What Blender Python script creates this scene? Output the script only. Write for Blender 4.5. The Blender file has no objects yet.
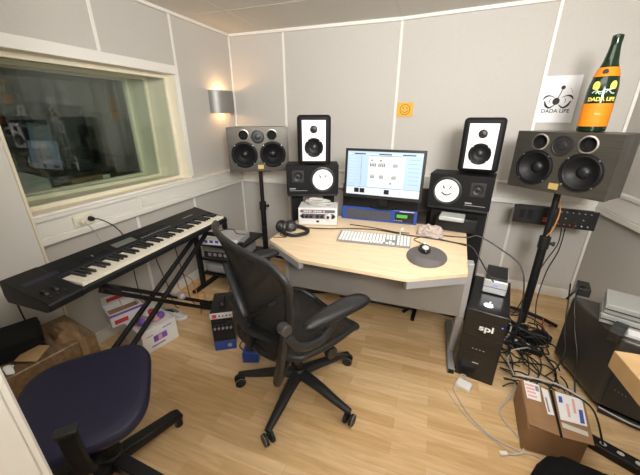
import bpy, bmesh, math, random
from mathutils import Vector, Matrix, noise
random.seed(7)
PI = math.pi
sc = bpy.context.scene
COL = sc.collection
R = math.radians

# ------------------------------------------------------------------ materials
def mat(name, col, rough=0.5, metal=0.0, bump=0.0, bscale=200.0, var=0.0, vscale=8.0, spec=0.5, stretch=None, coat=0.0, sheen=0.0):
    m = bpy.data.materials.new(name); m.use_nodes = True
    nt = m.node_tree; b = nt.nodes['Principled BSDF']
    b.inputs['Base Color'].default_value = (*col, 1)
    b.inputs['Roughness'].default_value = rough
    b.inputs['Metallic'].default_value = metal
    b.inputs['Specular IOR Level'].default_value = spec
    b.inputs['Coat Weight'].default_value = coat
    b.inputs['Sheen Weight'].default_value = sheen
    tc = nt.nodes.new('ShaderNodeTexCoord')
    src = tc.outputs['Object']
    if stretch:
        mp = nt.nodes.new('ShaderNodeMapping'); mp.inputs['Scale'].default_value = stretch
        nt.links.new(src, mp.inputs[0]); src = mp.outputs[0]
    if var > 0:
        n = nt.nodes.new('ShaderNodeTexNoise'); n.inputs['Scale'].default_value = vscale; n.inputs['Detail'].default_value = 5
        nt.links.new(src, n.inputs['Vector'])
        r = nt.nodes.new('ShaderNodeValToRGB')
        r.color_ramp.elements[0].position = 0.3; r.color_ramp.elements[1].position = 0.7
        r.color_ramp.elements[0].color = (*[c*(1-var) for c in col], 1)
        r.color_ramp.elements[1].color = (*[min(1, c*(1+var)) for c in col], 1)
        nt.links.new(n.outputs['Fac'], r.inputs[0]); nt.links.new(r.outputs[0], b.inputs['Base Color'])
    if bump > 0:
        n2 = nt.nodes.new('ShaderNodeTexNoise'); n2.inputs['Scale'].default_value = bscale; n2.inputs['Detail'].default_value = 3
        nt.links.new(src, n2.inputs['Vector'])
        bp = nt.nodes.new('ShaderNodeBump'); bp.inputs['Strength'].default_value = bump; bp.inputs['Distance'].default_value = 0.002
        nt.links.new(n2.outputs['Fac'], bp.inputs['Height']); nt.links.new(bp.outputs[0], b.inputs['Normal'])
    return m

def emit(name, col, s=1.0):
    m = bpy.data.materials.new(name); m.use_nodes = True
    nt = m.node_tree; b = nt.nodes['Principled BSDF']
    b.inputs['Base Color'].default_value = (*[c*0.2 for c in col], 1)
    b.inputs['Emission Color'].default_value = (*col, 1); b.inputs['Emission Strength'].default_value = s
    return m

def glass(name, tint, ior=1.5, rough=0.0, boost=1.0):
    m = bpy.data.materials.new(name); m.use_nodes = True
    nt = m.node_tree; nt.nodes.remove(nt.nodes['Principled BSDF'])
    out = nt.nodes['Material Output']
    t = nt.nodes.new('ShaderNodeBsdfTransparent'); t.inputs[0].default_value = (*tint, 1)
    g = nt.nodes.new('ShaderNodeBsdfGlossy'); g.inputs['Roughness'].default_value = rough
    f = nt.nodes.new('ShaderNodeFresnel')
    ge = nt.nodes.new('ShaderNodeNewGeometry'); mr = nt.nodes.new('ShaderNodeMapRange')
    mr.inputs['To Min'].default_value = ior; mr.inputs['To Max'].default_value = 1/ior     # a thin sheet reflects alike from both faces
    nt.links.new(ge.outputs['Backfacing'], mr.inputs['Value']); nt.links.new(mr.outputs[0], f.inputs[0])
    mx = nt.nodes.new('ShaderNodeMixShader')
    mu = nt.nodes.new('ShaderNodeMath'); mu.operation = 'MULTIPLY'; mu.inputs[1].default_value = boost; mu.use_clamp = True
    nt.links.new(f.outputs[0], mu.inputs[0]); nt.links.new(mu.outputs[0], mx.inputs[0])
    nt.links.new(t.outputs[0], mx.inputs[1]); nt.links.new(g.outputs[0], mx.inputs[2]); nt.links.new(mx.outputs[0], out.inputs[0])
    return m

def mesh_fabric(name, col, open_=0.2):
    m = mat(name, col, 0.75, bump=0.3, bscale=500)
    nt = m.node_tree; out = nt.nodes['Material Output']; b = nt.nodes['Principled BSDF']
    t = nt.nodes.new('ShaderNodeBsdfTransparent'); mx = nt.nodes.new('ShaderNodeMixShader'); mx.inputs[0].default_value = open_
    nt.links.new(b.outputs[0], mx.inputs[1]); nt.links.new(t.outputs[0], mx.inputs[2]); nt.links.new(mx.outputs[0], out.inputs[0])
    return m

def wood_floor():
    m = bpy.data.materials.new('maple_strip_floor'); m.use_nodes = True
    nt = m.node_tree; b = nt.nodes['Principled BSDF']; L = nt.links.new
    tc = nt.nodes.new('ShaderNodeTexCoord')
    br = nt.nodes.new('ShaderNodeTexBrick')
    br.offset = 0.37; br.offset_frequency = 2; br.squash = 1.0
    br.inputs['Color1'].default_value = (0.0, 0.0, 0.0, 1); br.inputs['Color2'].default_value = (1, 1, 1, 1)
    br.inputs['Mortar'].default_value = (0.5, 0.5, 0.5, 1)
    br.inputs['Scale'].default_value = 1.0; br.inputs['Mortar Size'].default_value = 0.0009; br.inputs['Mortar Smooth'].default_value = 0.3
    br.inputs['Brick Width'].default_value = 0.43; br.inputs['Row Height'].default_value = 0.066
    L(tc.outputs['Object'], br.inputs['Vector'])
    rp = nt.nodes.new('ShaderNodeValToRGB')
    rp.color_ramp.elements[0].color = (0.64, 0.42, 0.205, 1); rp.color_ramp.elements[1].color = (0.80, 0.59, 0.345, 1)
    e = rp.color_ramp.elements.new(0.5); e.color = (0.73, 0.51, 0.275, 1)
    L(br.outputs['Color'], rp.inputs[0])
    mp = nt.nodes.new('ShaderNodeMapping'); mp.inputs['Scale'].default_value = (2.2, 22, 1)
    L(tc.outputs['Object'], mp.inputs[0])
    n = nt.nodes.new('ShaderNodeTexNoise'); n.inputs['Scale'].default_value = 2.0; n.inputs['Detail'].default_value = 6; n.inputs['Distortion'].default_value = 0.8
    L(mp.outputs[0], n.inputs['Vector'])
    r2 = nt.nodes.new('ShaderNodeValToRGB'); r2.color_ramp.elements[0].position = 0.35; r2.color_ramp.elements[1].position = 0.7
    r2.color_ramp.elements[0].color = (0.8, 0.76, 0.7, 1); r2.color_ramp.elements[1].color = (1.05, 1.05, 1.05, 1)
    L(n.outputs['Fac'], r2.inputs[0])
    mx = nt.nodes.new('ShaderNodeMix'); mx.data_type = 'RGBA'; mx.blend_type = 'MULTIPLY'; mx.inputs[0].default_value = 0.8
    L(rp.outputs[0], mx.inputs[6]); L(r2.outputs[0], mx.inputs[7])
    mm = nt.nodes.new('ShaderNodeMix'); mm.data_type = 'RGBA'; mm.blend_type = 'MULTIPLY'
    mm.inputs[7].default_value = (0.86, 0.82, 0.76, 1)
    L(br.outputs['Fac'], mm.inputs[0]); L(mx.outputs[2], mm.inputs[6])
    L(mm.outputs[2], b.inputs['Base Color'])
    b.inputs['Roughness'].default_value = 0.42; b.inputs['Specular IOR Level'].default_value = 0.4
    return m

def wood_top(name, c0, c1, sc_=(3, 30, 3)):
    m = bpy.data.materials.new(name); m.use_nodes = True
    nt = m.node_tree; b = nt.nodes['Principled BSDF']; L = nt.links.new
    tc = nt.nodes.new('ShaderNodeTexCoord'); mp = nt.nodes.new('ShaderNodeMapping'); mp.inputs['Scale'].default_value = sc_
    L(tc.outputs['Object'], mp.inputs[0])
    n = nt.nodes.new('ShaderNodeTexNoise'); n.inputs['Scale'].default_value = 1.5; n.inputs['Detail'].default_value = 5; n.inputs['Distortion'].default_value = 0.6
    L(mp.outputs[0], n.inputs['Vector'])
    r = nt.nodes.new('ShaderNodeValToRGB'); r.color_ramp.elements[0].position = 0.3; r.color_ramp.elements[1].position = 0.7
    r.color_ramp.elements[0].color = (*c0, 1); r.color_ramp.elements[1].color = (*c1, 1)
    L(n.outputs['Fac'], r.inputs[0]); L(r.outputs[0], b.inputs['Base Color']); b.inputs['Roughness'].default_value = 0.4
    return m

M = dict(
 fabric=mat('wall_fabric', (0.525, 0.503, 0.468), 0.95, bump=0.2, bscale=300, var=0.02, vscale=60, spec=0.1),
 ceil=mat('ceiling_paint', (0.7, 0.675, 0.62), 0.9, bump=0.1, bscale=120, spec=0.15),
 seam=mat('ceiling_seam', (0.66, 0.62, 0.55), 0.8),
 trim=mat('white_trim', (0.79, 0.77, 0.72), 0.5),
 cream=mat('cream_paint', (0.82, 0.76, 0.6), 0.45),
 white_wall=mat('white_door_paint', (0.74, 0.73, 0.7), 0.5),
 floor=wood_floor(),
 desk=wood_top('maple_laminate', (0.66, 0.49, 0.31), (0.74, 0.585, 0.395)),
 beech=wood_top('beech_edge', (0.42, 0.27, 0.125), (0.5, 0.33, 0.165), (8, 8, 8)),
 grey_metal=mat('grey_metal', (0.33, 0.33, 0.34), 0.45, 0.2),
 panel_grey=mat('grey_desk_panel', (0.21, 0.195, 0.175), 0.5),
 black=mat('black_plastic', (0.01, 0.01, 0.011), 0.42, spec=0.4),
 black_matte=mat('black_matte', (0.008, 0.008, 0.008), 0.75, bump=0.2, bscale=300, spec=0.25),
 black_gloss=mat('black_gloss', (0.01, 0.01, 0.011), 0.22),
 black_vinyl=mat('black_cabinet', (0.006, 0.006, 0.007), 0.6, bump=0.2, bscale=400, spec=0.18),
 rubber=mat('black_rubber', (0.012, 0.012, 0.013), 0.42, spec=0.45),
 graphite=mat('graphite_plastic', (0.016, 0.016, 0.017), 0.42, spec=0.45),
 cone=mat('speaker_cone', (0.009, 0.009, 0.01), 0.45, spec=0.22),
 amp=mat('dull_silver', (0.4, 0.415, 0.4), 0.45, 0.2),
 bronze=mat('brushed_dark_metal', (0.085, 0.078, 0.067), 0.36, 0.6, var=0.18, vscale=3, stretch=(2, 2, 60), bump=0.15, bscale=60),
 cab_grey=mat('grey_brown_cabinet', (0.07, 0.064, 0.057), 0.4, 0.3),
 ring=mat('bare_metal_ring', (0.62, 0.6, 0.56), 0.3, 0.9),
 brass=mat('brass_badge', (0.62, 0.45, 0.16), 0.45, 0.4),
 silver=mat('silver_baffle', (0.66, 0.66, 0.67), 0.42, 0.15, bump=0.1, bscale=300),
 steel=mat('brushed_steel', (0.36, 0.355, 0.34), 0.55, 0.8, bump=0.08, bscale=90, stretch=(1, 1, 40)),
 alu=mat('aluminium', (0.68, 0.69, 0.7), 0.4, 0.5),
 key_gap_shade=mat('tray_gap_shade', (0.2, 0.2, 0.2), 0.5), strip_grey=mat('grey_panel_strip', (0.1, 0.1, 0.11), 0.5), keycap=mat('white_keycap', (0.72, 0.72, 0.72), 0.45),  # tray colour darkened to stand for the shade between the white keys
 white=mat('white_plastic', (0.83, 0.83, 0.83), 0.35),
 paper=mat('white_paper', (0.84, 0.84, 0.86), 0.8),
 cone_white=mat('white_paper_cone', (0.85, 0.84, 0.8), 0.7),
 ink=mat('dark_ink', (0.02, 0.02, 0.02), 0.7),
 grey_ink=mat('grey_ink', (0.3, 0.3, 0.3), 0.7),
 blue=mat('blue_enamel', (0.018, 0.06, 0.3), 0.35),
 navy=mat('navy_upholstery', (0.009, 0.008, 0.034), 0.6, bump=0.3, bscale=500),
 grille=mat('dark_grille', (0.09, 0.09, 0.095), 0.5, 0.4, bump=0.6, bscale=500),
 green_led=emit('green_display', (0.15, 0.85, 0.1), 0.35),
 lcd=mat('grey_lcd', (0.16, 0.17, 0.155), 0.3),
 bottle=mat('green_bottle_glass', (0.004, 0.02, 0.007), 0.12),
 foil=mat('black_foil', (0.01, 0.012, 0.012), 0.28),
 orange=mat('orange_label', (0.8, 0.23, 0.008), 0.6, spec=0.3),
 yellow=mat('yellow_print', (0.85, 0.68, 0.12), 0.6),
 pale=mat('pale_print', (0.5, 0.62, 0.5), 0.6),
 note=mat('yellow_note', (0.8, 0.42, 0.06), 0.8),
 card=mat('brown_cardboard', (0.31, 0.175, 0.085), 0.6, var=0.12, vscale=10),
 kraft=mat('kraft_paper', (0.27, 0.16, 0.08), 0.55, var=0.2, vscale=14, bump=0.3, bscale=40),
 film=mat('shiny_wrapped_card', (0.2, 0.125, 0.065), 0.25, var=0.3, vscale=9, stretch=(1, 6, 6), coat=0.3),
 pink=mat('pink_print', (0.8, 0.42, 0.42), 0.7),
 red=mat('red_print', (0.6, 0.04, 0.05), 0.6),
 purple=mat('purple_print', (0.2, 0.1, 0.5), 0.6),
 blueprint=mat('blue_print', (0.05, 0.1, 0.45), 0.6),
 grey_cable=mat('grey_cable', (0.52, 0.51, 0.48), 0.5),
 black_cable=mat('black_cable', (0.012, 0.012, 0.013), 0.5),
 red_cable=mat('red_cable', (0.25, 0.02, 0.02), 0.5),
 orange_cable=mat('orange_cable', (0.6, 0.25, 0.06), 0.5),
 cloth=mat('beige_cloth', (0.4, 0.335, 0.3), 0.95, bump=0.5, bscale=150, spec=0.1),
 pad=mat('grey_mouse_mat', (0.1, 0.09, 0.092), 0.8, bump=0.2, bscale=300),
 key_white=mat('ivory_key', (0.83, 0.77, 0.66), 0.35),
 key_black=mat('black_key', (0.012, 0.012, 0.012), 0.3),
 synth=mat('synth_body', (0.009, 0.009, 0.01), 0.5, bump=0.1, bscale=300, spec=0.35),
 synth_print=mat('grey_panel_print', (0.16, 0.16, 0.16), 0.6),
 synth_blue=mat('dark_blue_strip', (0.018, 0.02, 0.045), 0.45),
 dark_brown=mat('dark_brown_board', (0.045, 0.035, 0.028), 0.55),
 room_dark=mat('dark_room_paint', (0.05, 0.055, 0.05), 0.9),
 room_grey=mat('dim_room_panel', (0.2, 0.2, 0.18), 0.9),
 glass=glass('window_glass', (0.935, 0.965, 0.945), 1.5, boost=1.0),
 mesh=mesh_fabric('woven_chair_mesh', (0.016, 0.014, 0.012), 0.2),
 dark_cab=mat('dark_grey_lacquer', (0.055, 0.05, 0.044), 0.28),
 slate=mat('dark_slate_plastic', (0.04, 0.04, 0.04), 0.4),
 sand=mat('beige_fleece', (0.6, 0.58, 0.55), 0.9),
 bag=mat('black_bag_cloth', (0.006, 0.006, 0.007), 0.9, bump=0.5, bscale=120, spec=0.2),
 scr_bg=emit('screen_white', (0.82, 0.9, 1.0), 0.72), scr_cyan=emit('screen_cyan', (0.58, 0.78, 0.95), 0.66),
 scr_blue=emit('screen_blue', (0.25, 0.42, 0.75), 0.55), scr_cream=emit('screen_cream', (1.0, 1.0, 0.93), 0.75),
 scr_dark=mat('screen_dark', (0.01, 0.01, 0.012), 0.3), scr_grey=emit('screen_grey', (0.3, 0.34, 0.4), 0.35),
 apple=emit('glowing_logo', (0.85, 0.92, 1.0), 2.2), led=emit('blue_led', (0.15, 0.2, 1.0), 1.5), red_led=emit('red_led', (0.7, 0.1, 0.05), 0.3),
 bulb=emit('warm_bulb', (1.0, 0.62, 0.3), 12.0),
)

# ------------------------------------------------------------------ mesh builder
def catmull(pts, n=8):
    P = [Vector(p) for p in pts]
    if len(P) < 3: return P
    out = []
    for i in range(len(P)-1):
        p0 = P[max(i-1, 0)]; p1 = P[i]; p2 = P[i+1]; p3 = P[min(i+2, len(P)-1)]
        for k in range(n):
            t = k/n
            out.append(0.5*((2*p1)+(p2-p0)*t+(2*p0-5*p1+4*p2-p3)*t*t+(3*p1-p0-3*p2+p3)*t**3))
    out.append(P[-1]); return out

class MB:
    def __init__(s): s.bm = bmesh.new(); s.mi = 0
    def _set(s, faces):
        for f in faces: f.material_index = s.mi
    def box(s, c, size, rot=None, frame=None):
        r = bmesh.ops.create_cube(s.bm, size=1)
        Mx = Matrix.Translation(c) @ (rot.to_4x4() if rot else Matrix()) @ Matrix.Diagonal((*size, 1))
        if frame is not None: Mx = frame @ Mx
        bmesh.ops.transform(s.bm, matrix=Mx, verts=r['verts'])
        s._set({f for v in r['verts'] for f in v.link_faces}); return s
    def bb(s, x0, x1, y0, y1, z0, z1, frame=None):
        return s.box(((x0+x1)/2, (y0+y1)/2, (z0+z1)/2), (abs(x1-x0), abs(y1-y0), abs(z1-z0)), None, frame)
    def prism(s, poly, z0, z1, Mx=None):
        n = len(poly)
        a = [s.bm.verts.new((p[0], p[1], z0)) for p in poly]; b = [s.bm.verts.new((p[0], p[1], z1)) for p in poly]
        fs = [s.bm.faces.new(a[::-1]), s.bm.faces.new(b)]
        for i in range(n): fs.append(s.bm.faces.new((a[i], a[(i+1) % n], b[(i+1) % n], b[i])))
        if Mx is not None: bmesh.ops.transform(s.bm, matrix=Mx, verts=a+b)
        s._set(fs); return s
    def lathe(s, prof, Mx=None, seg=32):
        rings = []
        allv = []
        for r, z in prof:
            if r < 1e-6: v = [s.bm.verts.new((0, 0, z))]
            else: v = [s.bm.verts.new((r*math.cos(2*PI*k/seg), r*math.sin(2*PI*k/seg), z)) for k in range(seg)]
            rings.append(v); allv += v
        fs = []
        for a, b in zip(rings, rings[1:]):
            for k in range(seg):
                q = []
                for v in (a[k % len(a)], a[(k+1) % len(a)], b[(k+1) % len(b)], b[k % len(b)]):
                    if v not in q: q.append(v)
                if len(q) > 2: fs.append(s.bm.faces.new(q))
        if Mx is not None: bmesh.ops.transform(s.bm, matrix=Mx, verts=allv)
        s._set(fs); return s
    def cyl(s, p0, p1, r0, r1=None, seg=20):
        r1 = r0 if r1 is None else r1
        p0 = Vector(p0); p1 = Vector(p1); d = p1-p0
        Mx = Matrix.Translation(p0) @ d.to_track_quat('Z', 'Y').to_matrix().to_4x4()
        return s.lathe([(0, 0), (r0, 0), (r1, d.length), (0, d.length)], Mx, seg)
    def sphere(s, c, r, sc_=(1, 1, 1), seg=16):
        prof = [(r*math.sin(PI*i/10), -r*math.cos(PI*i/10)) for i in range(11)]
        prof[0] = (0, -r); prof[-1] = (0, r)
        return s.lathe(prof, Matrix.Translation(c) @ Matrix.Diagonal((*sc_, 1)), seg)
    def tube(s, pts, r, seg=8, n=8, rs=None, flat=None):
        P = catmull(pts, n) if n else [Vector(p) for p in pts]
        N = len(P); rings = []
        up = Vector((0, 0, 1))
        prev = None
        for i, p in enumerate(P):
            t = (P[min(i+1, N-1)]-P[max(i-1, 0)]).normalized()
            if prev is None:
                a = t.cross(up)
                if a.length < 1e-3: a = t.cross(Vector((1, 0, 0)))
            else:
                a = prev-t*prev.dot(t)
            a.normalize(); b = t.cross(a); prev = a
            rr = r
            if rs:
                u = i/(N-1)*(len(rs)-1); j = min(int(u), len(rs)-2); rr = rs[j]+(rs[j+1]-rs[j])*(u-j)
            fa, fb = flat if flat else (1, 1)
            rings.append([s.bm.verts.new(p+a*rr*fa*math.cos(2*PI*k/seg)+b*rr*fb*math.sin(2*PI*k/seg)) for k in range(seg)])
        fs = []
        for A, B in zip(rings, rings[1:]):
            for k in range(seg): fs.append(s.bm.faces.new((A[k], A[(k+1) % seg], B[(k+1) % seg], B[k])))
        fs.append(s.bm.faces.new(rings[0][::-1])); fs.append(s.bm.faces.new(rings[-1]))
        s._set(fs); return s
    def grid(s, fn, nu, nv, thick=0.0):
        V = [[s.bm.verts.new(fn(i/nu, j/nv)) for j in range(nv+1)] for i in range(nu+1)]
        fs = []
        for i in range(nu):
            for j in range(nv): fs.append(s.bm.faces.new((V[i][j], V[i+1][j], V[i+1][j+1], V[i][j+1])))
        s._set(fs)
        if thick:
            bmesh.ops.recalc_face_normals(s.bm, faces=fs)
            bmesh.ops.solidify(s.bm, geom=fs, thickness=thick)
        return s
    def build(s, name, m, parent=None, smooth=35, bevel=0, seg=2, loc=None, rz=0):
        bm = s.bm
        bmesh.ops.recalc_face_normals(bm, faces=bm.faces[:])
        me = bpy.data.meshes.new(name); bm.to_mesh(me); bm.free()
        for k in (m if isinstance(m, (list, tuple)) else [m]): me.materials.append(M[k])
        me.polygons.foreach_set('use_smooth', [True]*len(me.polygons))
        me.set_sharp_from_angle(angle=R(smooth))
        o = bpy.data.objects.new(name, me); COL.objects.link(o)
        if parent is not None: o.parent = parent
        if loc is not None: o.location = loc
        if rz: o.rotation_euler = (0, 0, rz)
        if bevel:
            bv = o.modifiers.new('edge', 'BEVEL'); bv.width = bevel; bv.segments = seg; bv.limit_method = 'ANGLE'; bv.angle_limit = R(40)
            bv.harden_normals = False
        return o

def holed_panel(m, x0, x1, z0, z1, y0, y1, holes, seg=40):
    # a board whose front (y0) and back (y1) are open at round holes
    bm = m.bm
    def loop(pts, y): 
        v = [bm.verts.new((p[0], y, p[1])) for p in pts]; return v, [bm.edges.new((v[i], v[(i+1) % len(v)])) for i in range(len(v))]
    outs = [[(x0, z0), (x1, z0), (x1, z1), (x0, z1)]]+[[(hx+r_*math.cos(2*PI*k/seg), hz+r_*math.sin(2*PI*k/seg)) for k in range(seg)] for hx, hz, r_ in holes]
    fr, bk, ed = [], [], []
    for pts in outs:
        v, e = loop(pts, y0); fr.append(v); ed += e
        v2 = [bm.verts.new((p[0], y1, p[1])) for p in pts]; bk.append(v2)
    bmesh.ops.triangle_fill(bm, use_beauty=True, use_dissolve=False, edges=ed)
    for v, v2 in zip(fr, bk):
        for i in range(len(v)):
            j = (i+1) % len(v); bm.faces.new((v[i], v[j], v2[j], v2[i]))
    return m
def tag(o, label=None, cat=None, group=None, kind=None):
    if label: o['label'] = label
    if cat: o['category'] = cat
    if group: o['group'] = group
    if kind: o['kind'] = kind
    return o
def thing(name, label, cat, loc=(0, 0, 0), rz=0, group=None):
    o = bpy.data.objects.new(name, None); COL.objects.link(o); o.empty_display_size = 0.05
    o.location = loc; o.rotation_euler = (0, 0, rz)
    return tag(o, label, cat, group)
def struct(o): o['kind'] = 'structure'; return o
def lit(name, txt, size, m, parent, loc, rot=(0, 0, 0), ext=0.0006, bend=None, align='CENTER', shear=0, bold=0.0, sx=1.0):
    cu = bpy.data.curves.new(name, 'FONT'); cu.body = txt; cu.size = size; cu.extrude = ext; cu.align_x = align; cu.shear = shear; cu.offset = bold
    t = bpy.data.objects.new(name, cu); COL.objects.link(t)
    dg = bpy.context.evaluated_depsgraph_get()
    me = bpy.data.meshes.new_from_object(t.evaluated_get(dg)); me.name = name
    bpy.data.objects.remove(t)
    for v in me.vertices: v.co.x *= sx
    if bend:
        for v in me.vertices:
            a = v.co.x/bend; rr = bend+v.co.z
            v.co = Vector((rr*math.sin(a), -rr*math.cos(a), v.co.y))
    me.materials.clear(); me.materials.append(M[m])
    o = bpy.data.objects.new(name, me); COL.objects.link(o); o.parent = parent; o.location = loc; o.rotation_euler = rot
    return o
FRONT = (PI/2, 0, 0)     # lettering standing on a face that looks along -y
TOY = Matrix.Rotation(PI/2, 4, 'X')   # turns a lathe's +z axis to -y
def at(x, y, z): return Matrix.Translation((x, y, z))

# ------------------------------------------------------------------ room shell
H = 2.199; ZR0 = 0.783; ZR1 = 0.963
J1 = Vector((1.6487, 0.0209, 0)); J2 = Vector((2.7036, -0.0904, 0)); RR = Vector((3.2501, -0.1481, 0))
dA = Vector((0.99992, 0.0127, 0)); dB = (RR-J1).normalized(); dR = Vector((0.0988, -0.9951, 0)).normalized()
lenB = (RR-J1).length
def frame(p0, d, n):     # local x along the wall, y out of the wall into the room, z up
    Mx = Matrix.Identity(4)
    for i in range(3): Mx[i][0] = d[i]; Mx[i][1] = n[i]; Mx[i][2] = (0, 0, 1)[i]; Mx[i][3] = p0[i]
    return Mx
FL = frame((0, 0, 0), (0, -1, 0), (1, 0, 0))
FA = frame((0, 0, 0), dA, (dA.y, -dA.x, 0))
FB = frame(J1, dB, (dB.y, -dB.x, 0))
FR = frame(RR, dR, (dR.y, -dR.x, 0))
YF = -3.75; LL = 3.75; LRW = 3.7
xr_front = RR.x + dR.x*LRW
o = MB().prism([(-0.6, 0.3), (-0.6, YF-0.1), (xr_front+0.3, YF-0.1), (RR.x+0.4, 0.2)], -0.06, 0).build('floor', 'floor'); struct(o)
m = MB(); m.prism([(-0.6, 0.3), (-0.6, YF-0.1), (xr_front+0.3, YF-0.1), (RR.x+0.4, 0.2)], H, H+0.06)
m.mi = 1
for x in (0.395, 1.645, 2.895): m.bb(x-0.006, x+0.006, YF, -0.02 if x < 1 else -0.01, H-0.0015, H+0.001)
for y in (-0.6, -1.82, -3.04): m.bb(0, 3.45, y-0.006, y+0.006, H-0.0015, H+0.001)
struct(m.build('ceiling', ['ceil', 'seam']))
# left wall with the control-room window opening
W0, W1, WZ0, WZ1 = 0.80, 2.03, 0.95, 1.765
m = MB()
O0, O1, OZ0, OZ1 = W0-0.02, W1+0.02, WZ0-0.02, WZ1+0.02
m.bb(0, O0, -0.12, 0, 0, H, FL); m.bb(O1, LL, -0.12, 0, 0, H, FL); m.bb(O0, O1, -0.12, 0, 0, OZ0, FL); m.bb(O0, O1, -0.12, 0, OZ1, H, FL)
struct(m.build('wall_left', 'fabric'))
m = MB(); m.bb(-0.12, 1.6487, -0.12, 0, 0, H, FA); struct(m.build('wall_back', 'fabric'))
m = MB(); m.bb(0, lenB+0.1, -0.12, 0, 0, H, FB); struct(m.build('wall_back_angled', 'fabric'))
m = MB(); m.bb(0, LRW, -0.12, 0, 0, H, FR); struct(m.build('wall_right', 'fabric'))
m = MB(); m.bb(-0.1, xr_front+0.1, YF-0.12, YF, 0, H); struct(m.build('wall_front', 'white_wall'))
tn = [0]
def trim(fr, *bxs, m_='trim', bevel=0.003, name=None):
    tn[0] += 1
    q = MB()
    for b in bxs: q.bb(*b, fr)
    return struct(q.build(name or 'trim_%d' % tn[0], m_, bevel=bevel, seg=1))
T = 0.012; TH = 0.008
# vertical strips
for s, z0, z1 in ((0.762, ZR1, H), (1.393, WZ1+0.066, H), (0.79, 0.09, ZR0), (1.393, 0.09, ZR0), (2.02, 0.09, ZR0)):
    trim(FL, (s-T, s+T, 0, TH, z0, z1))
trim(FL, (0, 0.016, 0, 0.016, 0.09, H))
trim(FA, (0.584-T, 0.584+T, 0, TH, 0.09, H))
trim(FB, (-T, T, 0, TH, 0.09, H))
trim(FB, (1.061-T, 1.061+T, 0, TH, 0.09, H))
trim(FB, (lenB-0.022, lenB-0.001, 0, 0.016, 0.09, H))
# cove under the ceiling
trim(FL, (0, LL, 0, 0.022, H-0.024, H)); trim(FA, (0, 1.6487, 0, 0.022, H-0.026, H)); trim(FB, (0, lenB, 0, 0.022, H-0.026, H)); trim(FR, (0, LRW, 0, 0.022, H-0.026, H))
# cable-duct rails
def rail(fr, s0, s1, top=ZR1):
    return trim(fr, (s0, s1, 0, 0.035, ZR0+0.03, top-0.02), (s0, s1, 0, 0.05, top-0.022, top), (s0, s1, 0, 0.045, ZR0, ZR0+0.032), (s0, s1, 0, 0.04, ZR0+0.044, ZR0+0.05))
rail(FL, 0, 2.03, 0.94); rail(FA, 0, 1.6487); rail(FB, 0, lenB); rail(FR, 0, LRW)
trim(FL, (0, LL, 0, 0.016, 0, 0.085), name='baseboard_left', m_='trim'); trim(FA, (0, 1.6487, 0, 0.016, 0, 0.085), name='baseboard_back'); trim(FB, (0, lenB, 0, 0.016, 0, 0.085), name='baseboard_back_angled'); trim(FR, (0, LRW, 0, 0.016, 0, 0.085), name='baseboard_right')

# window between the rooms
win = bpy.data.objects.new('window_1', None); COL.objects.link(win); struct(win)
m = MB()     # casing on the room side
m.bb(W0-0.02, W1+0.02, 0, 0.014, WZ1, WZ1+0.065, FL); m.bb(W0-0.02, W0, 0, 0.014, WZ0-0.01, WZ1, FL)
m.bb(W0-0.0, W1, -0.0, 0.02, WZ0-0.012, WZ0+0.004, FL)
m.build('window_casing', 'trim', win, bevel=0.003, seg=1)
m = MB()     # deep reveal lining
D = 0.56
m.bb(W0-0.02, W0, -D, 0.0, WZ0-0.02, WZ1+0.02, FL); m.bb(W1, W1+0.02, -D, 0.0, WZ0-0.02, WZ1+0.02, FL)
m.bb(W0, W1, -D, 0.0, WZ1, WZ1+0.02, FL); m.bb(W0, W1, -D, 0.0, WZ0-0.02, WZ0, FL)
m.build('reveal', 'cream', win)
for dx, ta, tb in ((0.10, -1.5, 0.2), (0.36, -5.0, -2.1), (0.52, 0.0, 0.0)):
    w = 0.028
    pc = Vector((-dx, -(W0+W1)/2, (WZ0+WZ1)/2))      # studio glazing: each sheet stands at its own slight angle
    FW = Matrix.Translation(pc) @ Matrix.Rotation(R(ta), 4, 'Z') @ Matrix.Rotation(R(-tb), 4, 'Y') @ Matrix.Translation(-pc) @ FL
    m = MB()
    m.bb(W0, W0+w, -dx-0.02, -dx+0.02, WZ0, WZ1, FW); m.bb(W1-w, W1, -dx-0.02, -dx+0.02, WZ0, WZ1, FW)
    m.bb(W0+w, W1-w, -dx-0.02, -dx+0.02, WZ1-w, WZ1, FW); m.bb(W0+w, W1-w, -dx-0.02, -dx+0.02, WZ0, WZ0+w, FW)
    f = m.build('window_frame', 'cream', win, bevel=0.003, seg=1)
    MB().bb(W0+w, W1-w, -dx-0.003, -dx+0.003, WZ0+w, WZ1-w, FW).build('pane', 'glass', f)

# the dim room behind the window
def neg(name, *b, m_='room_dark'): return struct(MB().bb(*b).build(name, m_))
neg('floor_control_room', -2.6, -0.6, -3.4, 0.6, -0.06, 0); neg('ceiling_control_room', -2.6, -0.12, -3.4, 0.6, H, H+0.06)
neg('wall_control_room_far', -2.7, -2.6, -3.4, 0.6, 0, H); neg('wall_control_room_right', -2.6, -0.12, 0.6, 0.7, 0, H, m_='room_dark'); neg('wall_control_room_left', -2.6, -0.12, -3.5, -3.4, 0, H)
neg('wall_control_room_near', -0.62, -0.57, -0.78, 0.6, 0, H); neg('wall_control_room_sill', -0.62, -0.57, -2.05, -0.78, 0, WZ0-0.02); neg('wall_control_room_side', -0.62, -0.57, -3.4, -2.05, 0, H); neg('wall_control_room_head', -0.62, -0.57, -2.05, -0.78, WZ1+0.02, H)

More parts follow.
